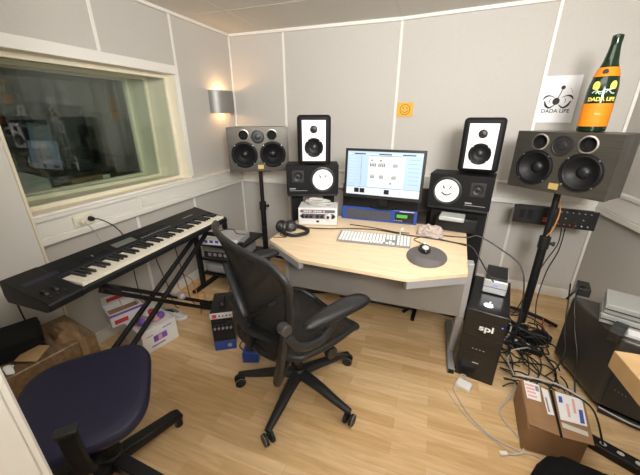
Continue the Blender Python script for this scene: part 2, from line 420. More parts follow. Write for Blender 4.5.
# ------------------------------------------------------------------ pier and door beside the camera
m = MB(); m.bb(2.045, 3.6, 0, 0.05, 0, H-0.03, FL); struct(m.build('wall_left_pier', 'white_wall', bevel=0.004, seg=1))
trim(FL, (2.03, 2.046, 0, 0.054, 0, H-0.03), m_='cream')
dr = bpy.data.objects.new('door_1', None); COL.objects.link(dr); struct(dr)
dr.location = (1.395, -2.80, 0); dr.rotation_euler = (0, 0, R(247))
MB().bb(0.004, 0.75, -0.014, 0.014, 0.005, 2.08).build('door_leaf', 'white_wall', dr, bevel=0.003, seg=1)
MB().bb(-0.004, 0.004, -0.0143, 0.0143, 0.005, 2.08).build('edge_lipping', 'white_wall', dr)

# ------------------------------------------------------------------ speakers
def driver(parent, x, z, r, y, cone='cone', name='woofer', ring=True, cap=None, deep=0.25):
    m = MB()
    Mx = at(x, y, z) @ TOY
    prof = [(r*1.0, 0), (r*1.0, 0.005), (r*0.93, 0.006), (r*0.90, 0.001), (r*0.86, 0.004), (r*0.80, 0.003), (r*0.76, -0.003), (r*0.32, -r*deep), (0.0, -r*deep)]
    m.lathe(prof, Mx, 40)
    w = m.build(name, cone if cone != 'cone' else 'cone', parent, smooth=50)
    capm = MB().lathe([(r*0.33, -r*deep+0.001), (r*0.29, -r*deep*0.72), (r*0.16, -r*deep*0.5), (0, -r*deep*0.42)], Mx, 28)
    capm.build('dust_cap', cap or 'black', w, smooth=60)
    if ring:
        for k in range(4):
            a = PI/4+k*PI/2
            MB().cyl((x+r*0.965*math.cos(a), y-0.005, z+r*0.965*math.sin(a)), (x+r*0.965*math.cos(a), y-0.0095, z+r*0.965*math.sin(a)), 0.004, seg=8).build('bolt', 'ring', w)
    return w

def big_speaker(loc, yaw, label, w=0.52, h=0.37, d=0.32):
    t = thing('studio_loudspeaker', label, 'speaker', loc, yaw, 'wide studio loudspeakers on black poles')
    m = MB(); m.prism([(-w/2, 0.045), (w/2, 0.045), (w/2, d*0.6), (w/2-0.05, d), (-w/2+0.05, d), (-w/2, d*0.6)], 0, h)
    m.build('cabinet', 'cab_grey', t, bevel=0.004)
    k_ = h/0.37
    holed_panel(MB(), -w/2-0.001, w/2+0.001, -0.001, h+0.001, 0, 0.045, [(-0.122, 0.145*k_, 0.1), (0.122, 0.145*k_, 0.1), (-0.12, 0.308*k_, 0.04), (0.12, 0.308*k_, 0.04)]).build('front_panel', 'bronze', t)
    for sx in (-1, 1): driver(t, sx*0.122, 0.145*k_, 0.113*min(1, k_*1.02), 0.0, deep=0.32)
    for sx in (-1, 1):
        m = MB(); m.lathe([(0.0405, 0.002), (0.038, 0.002), (0.034, -0.02), (0.032, -0.04), (0.0, -0.0405)], at(sx*0.12, 0, 0.308*k_) @ TOY, 32)
        p = m.build('bass_port', 'black_matte', t)
        MB().lathe([(0.047, 0.0), (0.047, 0.004), (0.040, 0.006), (0.039, 0.003)], at(sx*0.12, 0, 0.308*k_) @ TOY, 32).build('port_ring', 'ring', p)
    m = MB(); m.lathe([(0.056, 0), (0.056, 0.006), (0.05, 0.007), (0.046, 0.003), (0.024, 0.004), (0.02, 0.008), (0.0, 0.011)], at(0, 0, 0.293*k_) @ TOY, 36)
    for k in range(6):
        a = k*PI/3; m.cyl((0.036*math.cos(a), -0.003, 0.293*k_+0.036*math.sin(a)), (0.036*math.cos(a), -0.007, 0.293*k_+0.036*math.sin(a)), 0.003, seg=8)
    m.build('tweeter', 'graphite', t)
    MB().bb(-0.015, 0.035, -0.004, 0.001, 0.02, 0.055).build('badge', 'brass', t, bevel=0.001)
    return t

def pole_stand(loc, top, yaw, label):
    t = thing('speaker_pole_stand', label, 'speaker stand', loc, yaw, 'black speaker pole stands')
    MB().cyl((0, 0, 0.02), (0, 0, top*0.63), 0.026).build('lower_tube', 'black', t)
    MB().cyl((0, 0, top*0.6), (0, 0, top-0.012), 0.019).build('upper_tube', 'black', t)
    m = MB(); m.cyl((0, 0, top*0.6), (0, 0, top*0.68), 0.033); m.cyl((0.02, 0, top*0.64), (0.05, 0, top*0.64), 0.01); m.cyl((0.045, 0, top*0.64), (0.06, 0, top*0.64), 0.015)
    m.build('clamp_collar', 'rubber', t, bevel=0.002)
    MB().bb(-0.13, 0.13, -0.1, 0.1, top-0.012, top-0.0005).build('top_plate', 'black', t, bevel=0.002)
    for k in range(3):
        a = k*2*PI/3+0.5
        m = MB(); m.tube([(0.015*math.cos(a), 0.015*math.sin(a), 0.1), (0.13*math.cos(a), 0.13*math.sin(a), 0.06), (0.23*math.cos(a), 0.23*math.sin(a), 0.015)], 0.014, n=5)
        m.build('leg', 'black', t)
    return t

pole_stand((0.495, -0.415, 0), 1.0, 0.2, 'black pole stand under the loudspeaker in the left corner')
big_speaker((0.571, -0.549, 1.0), R(28.7), 'wide dark metal two-woofer loudspeaker in the left corner beside the steel wall lamp')
pole_stand((2.79, -0.665, 0), 1.03, -0.4, 'black pole stand under the loudspeaker in the right corner')
big_speaker((2.693, -0.826, 1.03), R(-42.3), 'wide dark metal two-woofer loudspeaker in the right corner with the bottle on top', h=0.337)

def white_monitor(loc, yaw, label):
    w, h, d = 0.232, 0.335, 0.27
    t = thing('nearfield_monitor', label, 'speaker', loc, yaw, 'black studio monitors with silver fronts')
    MB().bb(-w/2, w/2, 0, d, 0.008, h).build('cabinet', 'black_vinyl', t, bevel=0.024, seg=4)
    m = MB()
    for sx in (-1, 1):
        for y in (0.05, d-0.05): m.cyl((sx*0.08, y, 0), (sx*0.08, y, 0.012), 0.014, seg=12)
    m.build('foot_pads', 'rubber', t)
    holed_panel(MB(), -0.08, 0.08, 0.034, h-0.034, -0.014, 0.004, [(0, 0.125, 0.057), (0, 0.243, 0.02)]).build('baffle', 'silver', t)
    driver(t, 0, 0.125, 0.064, -0.014, deep=0.2)
    m = MB(); m.lathe([(0.026, 0), (0.026, 0.003), (0.02, 0.004), (0.016, -0.001), (0.006, 0.0), (0.0, 0.003)], at(0, -0.014, 0.243) @ TOY, 28)
    for k in range(4):
        a = PI/4+k*PI/2; m.cyl((0.034*math.cos(a), -0.012, 0.243+0.034*math.sin(a)), (0.034*math.cos(a), -0.0165, 0.243+0.034*math.sin(a)), 0.0035, seg=8)
    m.build('tweeter', 'black', t)
    return t
def white_cone(loc, yaw, mirror, label):
    w, h, d = 0.382, 0.215, 0.2; s = -1 if mirror else 1
    t = thing('white_cone_monitor', label, 'speaker', loc, yaw, 'black studio monitors with white cones')
    MB().bb(-w/2, w/2, 0, d, 0, h).build('cabinet', 'black_vinyl', t, bevel=0.003)
    x = s*0.075
    m = MB().lathe([(0.092, 0), (0.092, 0.004), (0.084, 0.006), (0.078, 0.003), (0.0745, 0.004)], at(x, 0, 0.108) @ TOY, 44)
    m.build('woofer_surround', 'graphite', t)
    c = MB().lathe([(0.0745, 0.004), (0.07, 0.003), (0.03, -0.0008+0.0015), (0.028, 0.006), (0.015, 0.010), (0, 0.011)], at(x, 0, 0.108) @ TOY, 44).build('woofer_cone', 'cone_white', t, smooth=60)
    m = MB()      # the face drawn on the cone
    for ex in (-0.017, 0.017): m.tube([(x+ex*1.5, -0.0075, 0.142), (x+ex*1.1, -0.0085, 0.132), (x+ex*0.8, -0.0095, 0.124)], 0.0036, seg=6)
    if mirror: m.tube([(x-0.03, -0.0075, 0.098), (x-0.015, -0.0105, 0.086), (x, -0.0105, 0.082), (x+0.015, -0.0105, 0.086), (x+0.03, -0.0075, 0.098)], 0.0032, seg=6)
    m.build('drawn_face', 'ink', c)
    x2 = -s*0.107
    MB().bb(x2-0.044, x2+0.044, -0.003, 0.001, 0.088, 0.176).build('tweeter_plate', 'graphite', t, bevel=0.002)
    MB().lathe([(0.034, 0.003), (0.032, 0.007), (0.024, 0.006), (0.018, 0.001), (0.012, 0.004), (0, 0.008)], at(x2, 0, 0.132) @ TOY, 28).build('tweeter', 'black', t)
    m = MB(); m.bb(-0.17 if s > 0 else 0.045, -0.125 if s > 0 else 0.085, -0.0012, 0, 0.038, 0.046); m.bb(-0.17 if s > 0 else 0.045, -0.04 if s > 0 else 0.165, -0.0012, 0, 0.026, 0.029)
    m.build('name_print', 'grey_ink', t)
    return t
ns_l = (1.202, -0.882, 0.914); ns_r = (2.2, -0.834, 0.888)
white_cone(ns_l, R(20.8), False, 'black box monitor with white cone at its right, behind the silver knob unit')
white_cone(ns_r, R(-10.3), True, 'black box monitor with smiling face drawn on white cone, right of the screen')
white_monitor((1.228, -0.915, 1.130), R(19), 'silver-fronted black monitor stacked left of the computer screen')
white_monitor((2.284, -0.800, 1.111), R(-8.2), 'silver-fronted black monitor stacked right of the computer screen')

def ns_stand(front, yaw, top, label, closed):
    t = thing('monitor_stand', label, 'speaker stand', (front[0], front[1], 0), yaw)
    MB().bb(-0.185, 0.185, 0.0, 0.2, top-0.016, top).build('top_plate', 'black', t, bevel=0.002)
    if closed:
        MB().bb(-0.17, 0.185, 0.075, 0.22, 0.02, top-0.016).build('pillar', 'black_matte', t, bevel=0.003)
        MB().bb(0.185, 0.193, 0.075, 0.22, 0.02, top-0.016).build('side_highlight_strip', 'panel_grey', t)  # grey strip paints in the highlight along the black stand's side edge
    else:
        for x in (-0.125, 0.125): MB().bb(x-0.045, x+0.045, 0.12, 0.2, 0.02, top-0.016).build('pillar', 'black_matte', t, bevel=0.003)
    MB().bb(-0.185, 0.185, 0.09, 0.30, 0, 0.02).build('base_plate', 'black', t, bevel=0.002)
    return t
ns_stand(ns_l, R(20.8), 0.914, 'black twin-pillar stand behind the silver knob unit', False)
ns_stand(ns_r, R(-10.3), 0.888, 'broad black stand behind the right end of the desk', True)

# ------------------------------------------------------------------ desk
ZD = 0.74
t = thing('corner_desk', 'pale maple studio desk with cut front corners and grey metal legs', 'desk', (1.68, -1.2, 0))
def dl(p): return (p[0]-1.68, p[1]+1.2)
outl = [(1.113, -1.415), (1.402, -1.618), (1.965, -1.640), (2.243, -1.486), (2.285, -0.800), (1.125, -0.790)]
MB().prism([dl(p) for p in outl], ZD-0.022, ZD).build('desk_top', 'desk', t, bevel=0.002)
def edge_bar(a, b, name, off=0.004):
    a = Vector((*dl(a), 0)); b = Vector((*dl(b), 0)); d = (b-a).normalized(); n = Vector((d.y, -d.x, 0))
    Mx = frame(a, d, n)
    MB().bb(0.004, (b-a).length-0.004, -0.03, -0.001, ZD-0.062, ZD-0.0225, Mx).build(name, 'grey_metal', t, bevel=0.002)
edge_bar(outl[2], outl[3], 'corner_bracket'); edge_bar(outl[0], outl[1], 'corner_bracket'); edge_bar(outl[3], outl[4], 'side_rail')
m = MB(); m.bb(*[v for v in (1.20-1.68, 2.262-1.68)], -1.335+1.2, -1.315+1.2, 0.385, ZD-0.022)
m.build('modesty_panel', 'panel_grey', t, bevel=0.002)
for x in (1.19, 2.272):
    m = MB()
    m.prism([(-1.325+1.2, 0.385), (-1.27+1.2, 0.385), (-1.165+1.2, 0.04), (-1.215+1.2, 0.04)], -0.02, 0.02, at(x-1.68, 0, 0) @ Matrix(((0, 0, 1, 0), (1, 0, 0, 0), (0, 1, 0, 0), (0, 0, 0, 1))))
    m.bb(x-1.70, x-1.66, -1.325+1.2, -1.27+1.2, 0.385, ZD-0.022)
    m.bb(x-1.70, x-1.66, -1.37+1.2, -0.86+1.2, 0.0, 0.04)
    m.build('leg', 'grey_metal', t, bevel=0.003)
    MB().bb(x-1.695, x-1.665, -1.373+1.2, -1.369+1.2, 0.006, 0.034).build('leg_end_cap', 'black', t)

# low dark cabinet with a back board behind the desk
t = thing('equipment_cabinet', 'low dark brown cabinet with raised back board behind the computer screen', 'cabinet', (1.68, -0.6, 0))
MB().bb(-0.28, 0.34, -0.175, 0.14, 0, ZD).build('carcass', 'dark_brown', t, bevel=0.003)
MB().bb(-0.36, 0.44, 0.14, 0.165, 0, 0.925).build('back_board', 'dark_brown', t, bevel=0.003)

# blue rack unit
t = thing('rack_converter', 'blue rack unit with grey grille and green display under the screen', 'audio device', (1.690, -0.842, ZD), R(0.9))
MB().bb(-0.262, 0.262, 0.01, 0.3, 0, 0.096).build('case', 'black_matte', t, bevel=0.004)
MB().bb(-0.27, 0.27, 0, 0.012, 0, 0.098).build('front_panel', 'blue', t, bevel=0.004)
m = MB()
for k in range(26): m.bb(-0.235+k*0.0125, -0.235+k*0.0125+0.0108, -0.004, 0.002, 0.016, 0.082)
m.build('level_meters', 'grille', t)
MB().bb(0.12, 0.25, -0.003, 0.002, 0.012, 0.084).build('control_panel', 'black', t, bevel=0.001)
MB().bb(0.132, 0.205, -0.0045, 0, 0.045, 0.068).build('display', 'green_led', t)
MB().lathe([(0.013, 0), (0.013, 0.012), (0, 0.013)], at(0.226, -0.003, 0.036) @ TOY, 20).build('jog_wheel', 'graphite', t)
m = MB()
for k in range(5): m.cyl((0.122+k*0.012, -0.003, 0.024), (0.122+k*0.012, -0.007, 0.024), 0.0035, seg=8)
m.build('buttons', 'ring', t)
MB().bb(0.15, 0.25, -0.001, 0.001, 0.088, 0.092).build('name_print', 'white', t)

# computer monitor standing on it
t = thing('computer_monitor', 'wide black computer monitor showing a bright arrange window', 'monitor', (1.716, -0.80, ZD+0.0965), R(-2.8))
m = MB(); m.prism([(-0.12+0.24*0, -0.07)] and [(0.10*math.cos(a), 0.065*math.sin(a)) for a in [2*PI*k/28 for k in range(28)]], 0, 0.012); m.build('base', 'black_matte', t, bevel=0.003)
MB().box((0, 0.0, 0.09), (0.07, 0.03, 0.17)).build('neck', 'black', t, bevel=0.004)
tilt = Matrix.Translation((0, -0.116, 0.09)) @ Matrix.Rotation(R(-4.8), 4, 'X')
w, h = 0.53, 0.328
m = MB()
m.bb(-w/2, w/2, 0.004, 0.035, 0, h, tilt); m.bb(-0.17, 0.17, 0.034, 0.085, 0.06, h-0.06, tilt); m.bb(-0.05, 0.05, 0.06, 0.125, 0.02, 0.16, tilt)
m.bb(-w/2, w/2, 0, 0.006, 0, 0.022, tilt); m.bb(-w/2, w/2, 0, 0.006, h-0.017, h, tilt); m.bb(-w/2, -w/2+0.017, 0, 0.006, 0.02, h-0.015, tilt); m.bb(w/2-0.017, w/2, 0, 0.006, 0.02, h-0.015, tilt)
m.build('housing', 'black', t, bevel=0.002)
m = MB()
X0, X1, Y0, Y1 = -w/2+0.017, w/2-0.017, 0.022, h-0.017
def sr(u0, u1, v0, v1, mi, lay):
    m.mi = mi; m.bb(X0+(X1-X0)*u0, X0+(X1-X0)*u1, 0.0032-0.0004*lay, 0.0036, Y1-(Y1-Y0)*v1, Y1-(Y1-Y0)*v0, tilt)
sr(0, 1, 0, 1, 0, 0)
sr(0, 1, 0.0, 0.045, 1, 1); 
for a, b in ((0.09, 0.25), (0.43, 0.6), (0.74, 0.91)): sr(a, b, 0.046, 0.07, 4, 1)
sr(0.0, 0.19, 0.075, 0.8, 1, 1); sr(0.192, 0.2, 0.075, 0.8, 2, 1); sr(0.202, 0.3, 0.1, 0.8, 1, 1); sr(0.78, 1, 0.1, 0.8, 1, 1); sr(0.30, 0.78, 0.1, 0.8, 3, 1); sr(0.202, 1, 0.078, 0.1, 1, 1); sr(0.31, 0.76, 0.09, 0.1, 4, 2)
for k in range(9): sr(0.02, 0.1+0.06*random.random(), 0.13+k*0.07, 0.14+k*0.07, 0, 2)
for k in range(7): sr(0.83, 0.97, 0.15+k*0.09, 0.157+k*0.09, 2, 2)
for cx, cy, wd in ((0.36, 0.3, .09), (0.48, 0.3, .1), (0.66, 0.3, .06), (0.36, 0.57, .06), (0.48, 0.57, .06), (0.65, 0.57, .06)):
    for q in range(4): sr(cx-wd/2+q*wd/4, cx-wd/2+q*wd/4+wd/5.5, cy-0.035, cy+0.035, 5, 2)
    sr(cx-wd/2, cx+wd/2, cy-0.055, cy-0.047, 4, 2)
for cx, cy in ((0.34, 0.195), (0.46, 0.195), (0.61, 0.7)): sr(cx-0.012, cx+0.012, cy-0.02, cy+0.02, 5, 2)
sr(0, 1, 0.81, 0.825, 2, 1); sr(0, 1, 0.825, 1, 0, 1)
for a in (0.115, 0.195, 0.535): sr(a, a+0.068, 0.85, 0.955, 4, 2)
for a in (0.4, 0.74): sr(a, a+0.004, 0.86, 0.97, 2, 2)
m.build('screen', ['scr_bg', 'scr_cyan', 'scr_blue', 'scr_cream', 'scr_dark', 'scr_grey'], t)

# silver knob unit
t = thing('preamp', 'silver desktop audio unit with black knobs below the left stacked monitors', 'audio device', (1.308, -1.067, ZD), R(15))
MB().bb(-0.135, 0.135, 0, 0.17, 0.004, 0.126).build('case', 'silver', t, bevel=0.003)
m = MB()
m.prism([(-0.117+0.234*0, 0.052)] and [(-0.115, 0.092), (-0.124, 0.103), (-0.115, 0.114), (0.115, 0.114), (0.124, 0.103), (0.115, 0.092)], -0.001, 0.001, at(0, 0, 0) @ Matrix.Rotation(PI/2, 4, 'X')); m.build('meter_strip', 'strip_grey', t)
m = MB(); m.prism([(-0.108, 0.05), (-0.126, 0.068), (-0.108, 0.086), (0.108, 0.086), (0.126, 0.068), (0.108, 0.05)], -0.001, 0.001, Matrix.Rotation(PI/2, 4, 'X')); m.build('knob_strip', 'strip_grey', t)
for k in range(14):
    MB().bb(-0.108+k*0.0115, -0.101+k*0.0115, -0.0035, 0, 0.097, 0.109).build('button', 'sand' if k % 6 else 'red', t)
for x in (-0.105, -0.075, -0.045, 0.0, 0.03, 0.11):
    MB().lathe([(0.012, 0), (0.011, 0.014), (0, 0.015)], at(x, -0.001, 0.068) @ TOY, 16).build('knob', 'black', t)
k_ = MB().lathe([(0.026, 0), (0.025, 0.004), (0.019, 0.012), (0, 0.013)], at(0.072, -0.001, 0.066) @ TOY, 28).build('volume_knob', 'alu', t)
MB().lathe([(0.011, 0.012), (0.010, 0.02), (0, 0.021)], at(0.072, -0.001, 0.066) @ TOY, 20).build('knob_cap', 'black', k_)
m = MB(); m.prism([(0.011*math.cos(a), 0.03+0.008*math.sin(a)) for a in [2*PI*k/16 for k in range(16)]], -0.001, 0.001, Matrix.Rotation(PI/2, 4, 'X')); m.build('logo_badge', 'graphite', t)
m = MB()
for k in range(4): m.cyl(((-1)**k*0.11, 0.03+(k//2)*0.14, 0), ((-1)**k*0.11, 0.03+(k//2)*0.14, 0.006), 0.01, seg=10)
m.build('feet', 'rubber', t)

def cable(pts, r, m_, label, group=None, name='cable', n=8, seg=6):
    o = MB().tube(pts, r, seg=seg, n=n).build(name, m_)
    return tag(o, label, 'cable', group)

# coiled cable on the silver unit
pts = []
for k in range(46):
    a = k*2*PI/11.5; rr = 0.072+0.012*math.sin(k*0.9); pts.append((1.285+rr*1.15*math.cos(a), -0.985+rr*0.62*math.sin(a), ZD+0.134+0.008*(k/11.5)+0.004*math.sin(k)))
cable(pts, 0.0042, 'grey_cable', 'grey cable coiled on top of the silver knob unit', n=4)

# headphones
t = thing('headphones', 'black headphones lying on the left end of the desk', 'headphones', (1.2, -1.27, ZD), R(8))
for (x, y, z, rx, rz) in ((-0.068, 0.005, 0.042, R(62), R(-20)), (-0.02, 0.05, 0.03, R(70), R(40))):
    Mx = at(x, y, z) @ Matrix.Rotation(rz, 4, 'Z') @ Matrix.Rotation(rx, 4, 'X')
    c = MB().lathe([(0.0, 0.02), (0.03, 0.02), (0.041, 0.012), (0.043, 0.0), (0.04, -0.008), (0, -0.008)], Mx, 28).build('ear_cup', 'black', t)
    MB().lathe([(0.04, -0.008), (0.042, -0.016), (0.034, -0.024), (0.02, -0.02), (0.0, -0.012)], Mx, 28).build('ear_cushion', 'rubber', c)
    MB().lathe([(0.0, 0.024), (0.016, 0.023), (0.02, 0.02)], Mx, 20).build('cup_badge', 'grille', c)
MB().tube([(-0.075, -0.02, 0.045), (-0.035, -0.062, 0.022), (0.04, -0.07, 0.016), (0.1, -0.03, 0.018), (0.11, 0.02, 0.018), (0.06, 0.07, 0.018), (-0.01, 0.075, 0.03)], 0.011, seg=10, flat=(0.7, 1.3)).build('headband', 'black', t)
MB().tube([(0.0, -0.0695, 0.03), (0.02, -0.071, 0.03), (0.035, -0.069, 0.029)], 0.006, n=3).build('size_slider', 'steel', t)
cable([(1.13, -1.26, ZD+0.02), (1.15, -1.33, ZD+0.005), (1.20, -1.35, ZD+0.004), (1.14, -1.38, ZD+0.004), (1.10, -1.36, ZD-0.02), (1.06, -1.33, 0.6), (1.05, -1.30, 0.35), (1.07, -1.27, 0.02)], 0.0025, 'black_cable', 'thin black headphone cord falling over the left desk edge')

# computer keyboard
t = thing('computer_keyboard', 'white computer keyboard in the middle of the desk', 'keyboard', (1.735, -1.292, ZD), R(4))
m = MB(); m.prism([(0, 0), (0.155, 0), (0.155, 0.02), (0, 0.009)], -0.218, 0.218, Matrix(((0, 0, 1, 0), (1, 0, 0, 0), (0, 1, 0, 0), (0, 0, 0, 1)))); m.build('tray', 'key_gap_shade', t, bevel=0.002)
k0 = None
def key(x, y, w_):
    global k0
    z = 0.0095+0.011*y/0.155
    if k0 is None:
        k0 = MB().bb(-0.5, 0.5, -0.0068, 0.0068, -0.001, 0.007).build('key', 'keycap', t, bevel=0); q = k0
    else:
        q = k0.copy(); COL.objects.link(q); q.parent = t
    q.location = (x, y, z); q.scale = (w_, 1, 1); q.rotation_euler = (0.07, 0, 0)
P_ = 0.019; nk = 0
for r_ in range(6):
    y = 0.02+r_*0.0215
    x = -0.207
    while x < 0.06:
        w_ = 0.0155
        if r_ == 0 and -0.14 < x < -0.1: w_ = 0.105
        key(x+w_/2, y, w_); x += w_+0.0046
    for c in range(3):
        if r_ in (3, 4, 5) or (r_ == 0) or (r_ == 1 and c == 1): key(0.084+c*P_, y, 0.0148)
    for c in range(4): key(0.149+c*P_, y, 0.0148)

# mouse mat, mouse
t = thing('mouse_mat', 'dark grey oval mouse mat with wrist ridge', 'mouse mat', (2.046, -1.352, ZD), R(-4))
MB().prism([(0.106*math.cos(a), 0.148*math.sin(a)) for a in [2*PI*k/48 for k in range(48)]], 0, 0.005).build('mat', 'pad', t, bevel=0.002)
def wr(u, v):
    a = R(200)+R(140)*u; ra = 0.98-0.62*v*math.sin(PI*min(max(u, 0.02), 0.98))**0.7
    return (0.106*ra*math.cos(a), 0.148*ra*math.sin(a), 0.005+0.028*math.sin(PI*v)*math.sin(PI*min(max(u, 0), 1))**0.6)
MB().grid(wr, 24, 8).build('wrist_rest', 'pad', t, smooth=80)
t = thing('computer_mouse', 'black and silver computer mouse on the grey oval mat', 'mouse', (2.032, -1.285, ZD+0.0055), R(8))
def ms(u, v):
    a = 2*PI*u; ph = v*PI/2
    return (0.034*math.cos(a)*math.cos(ph)*(1+0.12*math.sin(a)), 0.057*math.sin(a)*math.cos(ph), 0.004+0.034*math.sin(ph)*(1-0.25*math.sin(a)*math.cos(ph)))
MB().grid(ms, 28, 10).lathe([(0, 0), (0.03, 0.001), (0.0335, 0.004)], Matrix.Diagonal((1, 1.6, 1, 1)), 24).build('shell', 'black_gloss', t, smooth=80)
m = MB(); m.sphere((0, -0.028, 0.028), 0.02, (0.95, 1.15, 0.62)); m.build('palm_cover', 'silver', t, smooth=80)
MB().cyl((-0.004, 0.022, 0.033), (0.004, 0.022, 0.033), 0.008, seg=14).build('scroll_wheel', 'alu', t)
cable([(2.028, -1.232, ZD+0.02), (2.0, -1.17, ZD+0.006), (1.965, -1.13, ZD+0.003), (1.99, -1.08, ZD+0.003), (2.06, -1.05, ZD+0.004), (2.18, -1.09, ZD+0.004), (2.26, -1.13, ZD+0.004)], 0.0024, 'black_cable', 'thin black mouse lead looping from the mouse to the beige cloth')
# long black cables across the desk
cable([(1.20, -1.16, ZD+0.004), (1.40, -1.115, ZD+0.004), (1.55, -1.06, ZD+0.004), (1.72, -1.03, ZD+0.004), (1.9, -1.06, ZD+0.004), (2.06, -1.075, ZD+0.005), (2.2, -1.10, ZD+0.005), (2.285, -1.13, ZD+0.003), (2.33, -1.17, 0.70), (2.40, -1.19, 0.60), (2.425, -1.21, 0.5745)], 0.004, 'black_cable', 'black cable running along the whole desk behind the white keyboard')
cable([(1.52, -0.98, ZD+0.004), (1.62, -0.985, ZD+0.004), (1.72, -1.00, ZD+0.004), (1.84, -1.04, ZD+0.008), (1.93, -1.045, ZD+0.012)], 0.003, 'black_cable', 'short black cable in front of the blue rack unit')
cable([(2.08, -1.0, ZD+0.01), (2.17, -0.995, ZD+0.004), (2.28, -0.98, ZD+0.004), (2.34, -0.98, ZD+0.02), (2.46, -1.02, 0.71), (2.57, -1.08, 0.64), (2.605, -1.13, 0.50), (2.61, -1.17, 0.25), (2.61, -1.15, 0.06), (2.63, -1.08, 0.012)], 0.0042, 'black_cable', 'black cable arching off the right desk end over the computer tower')
t = thing('cable_clip', 'small grey cable hook standing behind the white keyboard', 'hook', (1.876, -1.09, ZD))
MB().tube([(0, 0, 0.0), (0, 0, 0.03), (0.006, 0.004, 0.05), (0.016, 0.004, 0.05), (0.018, 0, 0.036)], 0.004).build('hook', 'alu', t)
MB().cyl((0, 0, 0), (0, 0, 0.006), 0.012, seg=14).build('foot', 'alu', t)
# cloth
m = MB()
def cl(u, v):
    a = 2*PI*u; ph = PI/2*v
    p = Vector((0.085*math.cos(a)*math.cos(ph), 0.06*math.sin(a)*math.cos(ph), 0.075*math.sin(ph)))
    q = noise.noise_vector(p*20)*0.026+noise.noise_vector(p*45)*0.016
    p2 = p+q; p2.z = max(0.001, p2.z*(0.95 if v > 0.02 else 0)); return p2
m.grid(cl, 48, 18); tag(m.build('cloth', 'cloth', None, smooth=80, loc=(2.055, -1.0, ZD), rz=R(-12)), 'crumpled beige cloth left of the grey flat box on the desk', 'cloth')
# grey flat box
t = thing('network_box', 'flat light grey box on black block below the right white-cone monitor', 'box', (2.178, -0.90, ZD), R(-8))
MB().bb(-0.1, 0.15, 0.02, 0.09, 0, 0.09).build('support_block', 'black', t, bevel=0.003)
MB().bb(-0.075, 0.075, -0.06, 0.06, 0.09, 0.118).build('case', 'amp', t, bevel=0.006)

# ------------------------------------------------------------------ notes on the wall
def wall_thing(name, label, cat, fr, s, z, off=0.0005):
    o = thing(name, label, cat); Mx = fr @ at(s, off, z) @ Matrix.Rotation(PI, 4, 'Z') @ Matrix.Identity(4)
    o.matrix_world = Mx; return o
# local frame after the turn: x to the viewer's left-right mirrored back, -y towards the viewer
def on_wall(name, label, cat, fr, s, z):
    o = thing(name, label, cat)
    X = Vector((fr[0][0], fr[1][0], 0)); N = Vector((fr[0][1], fr[1][1], 0))
    Mx = Matrix.Identity(4)
    for i in range(3): Mx[i][0] = X[i]; Mx[i][1] = -N[i]; Mx[i][2] = (0, 0, 1)[i]; Mx[i][3] = (fr @ Vector((s, 0.0, z)))[i]
    o.matrix_world = Mx; return o
t = on_wall('sticky_note', 'yellow square note with smiling face on the back wall above the screen', 'note', FB, 0.085, 1.509)
MB().bb(-0.068, 0.068, -0.0100, -0.0085, -0.058, 0.058).build('sheet', 'note', t)
m = MB(); m.tube([(0.042*math.cos(a), -0.0105, 0.042*math.sin(a)) for a in [2*PI*k/24 for k in range(25)]], 0.002, n=0, seg=6)
for x in (-0.016, 0.016): m.sphere((x, -0.0105, 0.014), 0.005, (0.7, 0.3, 1.3))
m.tube([(-0.024, -0.0105, -0.008), (-0.012, -0.0105, -0.02), (0.003, -0.0105, -0.023), (0.02, -0.0105, -0.015), (0.026, -0.0105, -0.006)], 0.0018, seg=6)
m.build('drawn_face', 'ink', t)
t = on_wall('poster', 'white paper poster with black emblem above the right loudspeaker', 'poster', FB, 1.172, 1.405)
MB().bb(-0.107, 0.115, -0.0105, -0.0085, 0.003, 0.315).build('sheet', 'paper', t)
yy = -0.0112
m = MB()
for s in (-1, 1):
    m.tube([(s*0.012, yy, 0.125), (s*0.04, yy, 0.105), (s*0.065, yy, 0.12), (s*0.078, yy, 0.15)], 0.006, rs=[0.002, 0.006, 0.008, 0.003], seg=6, flat=(1, 0.15) if False else None)
    m.tube([(s*0.02, yy, 0.172), (s*0.05, yy, 0.185), (s*0.075, yy, 0.18), (s*0.09, yy, 0.16)], 0.003, rs=[0.001, 0.004, 0.007, 0.002], seg=6)
    m.tube([(s*0.04, yy, 0.168), (s*0.048, yy, 0.152), (s*0.042, yy, 0.138)], 0.0018, seg=6)
    m.tube([(s*0.078, yy, 0.2), (s*0.07, yy, 0.22), (s*0.055, yy, 0.235)], 0.0008, seg=6)
m.tube([(-0.004, yy, 0.16), (0.008, yy, 0.2), (0.014, yy, 0.232)], 0.0025, seg=6)
m.sphere((0.016, yy, 0.238), 0.013, (1, 0.12, 1)); m.sphere((-0.008, yy, 0.148), 0.024, (0.9, 0.06, 1))
m.build('emblem', 'ink', t)
lit('lettering', 'DADA LIFE', 0.034, 'ink', t, (0.0, -0.0106, 0.072), FRONT, bold=0.0006, sx=1.05)

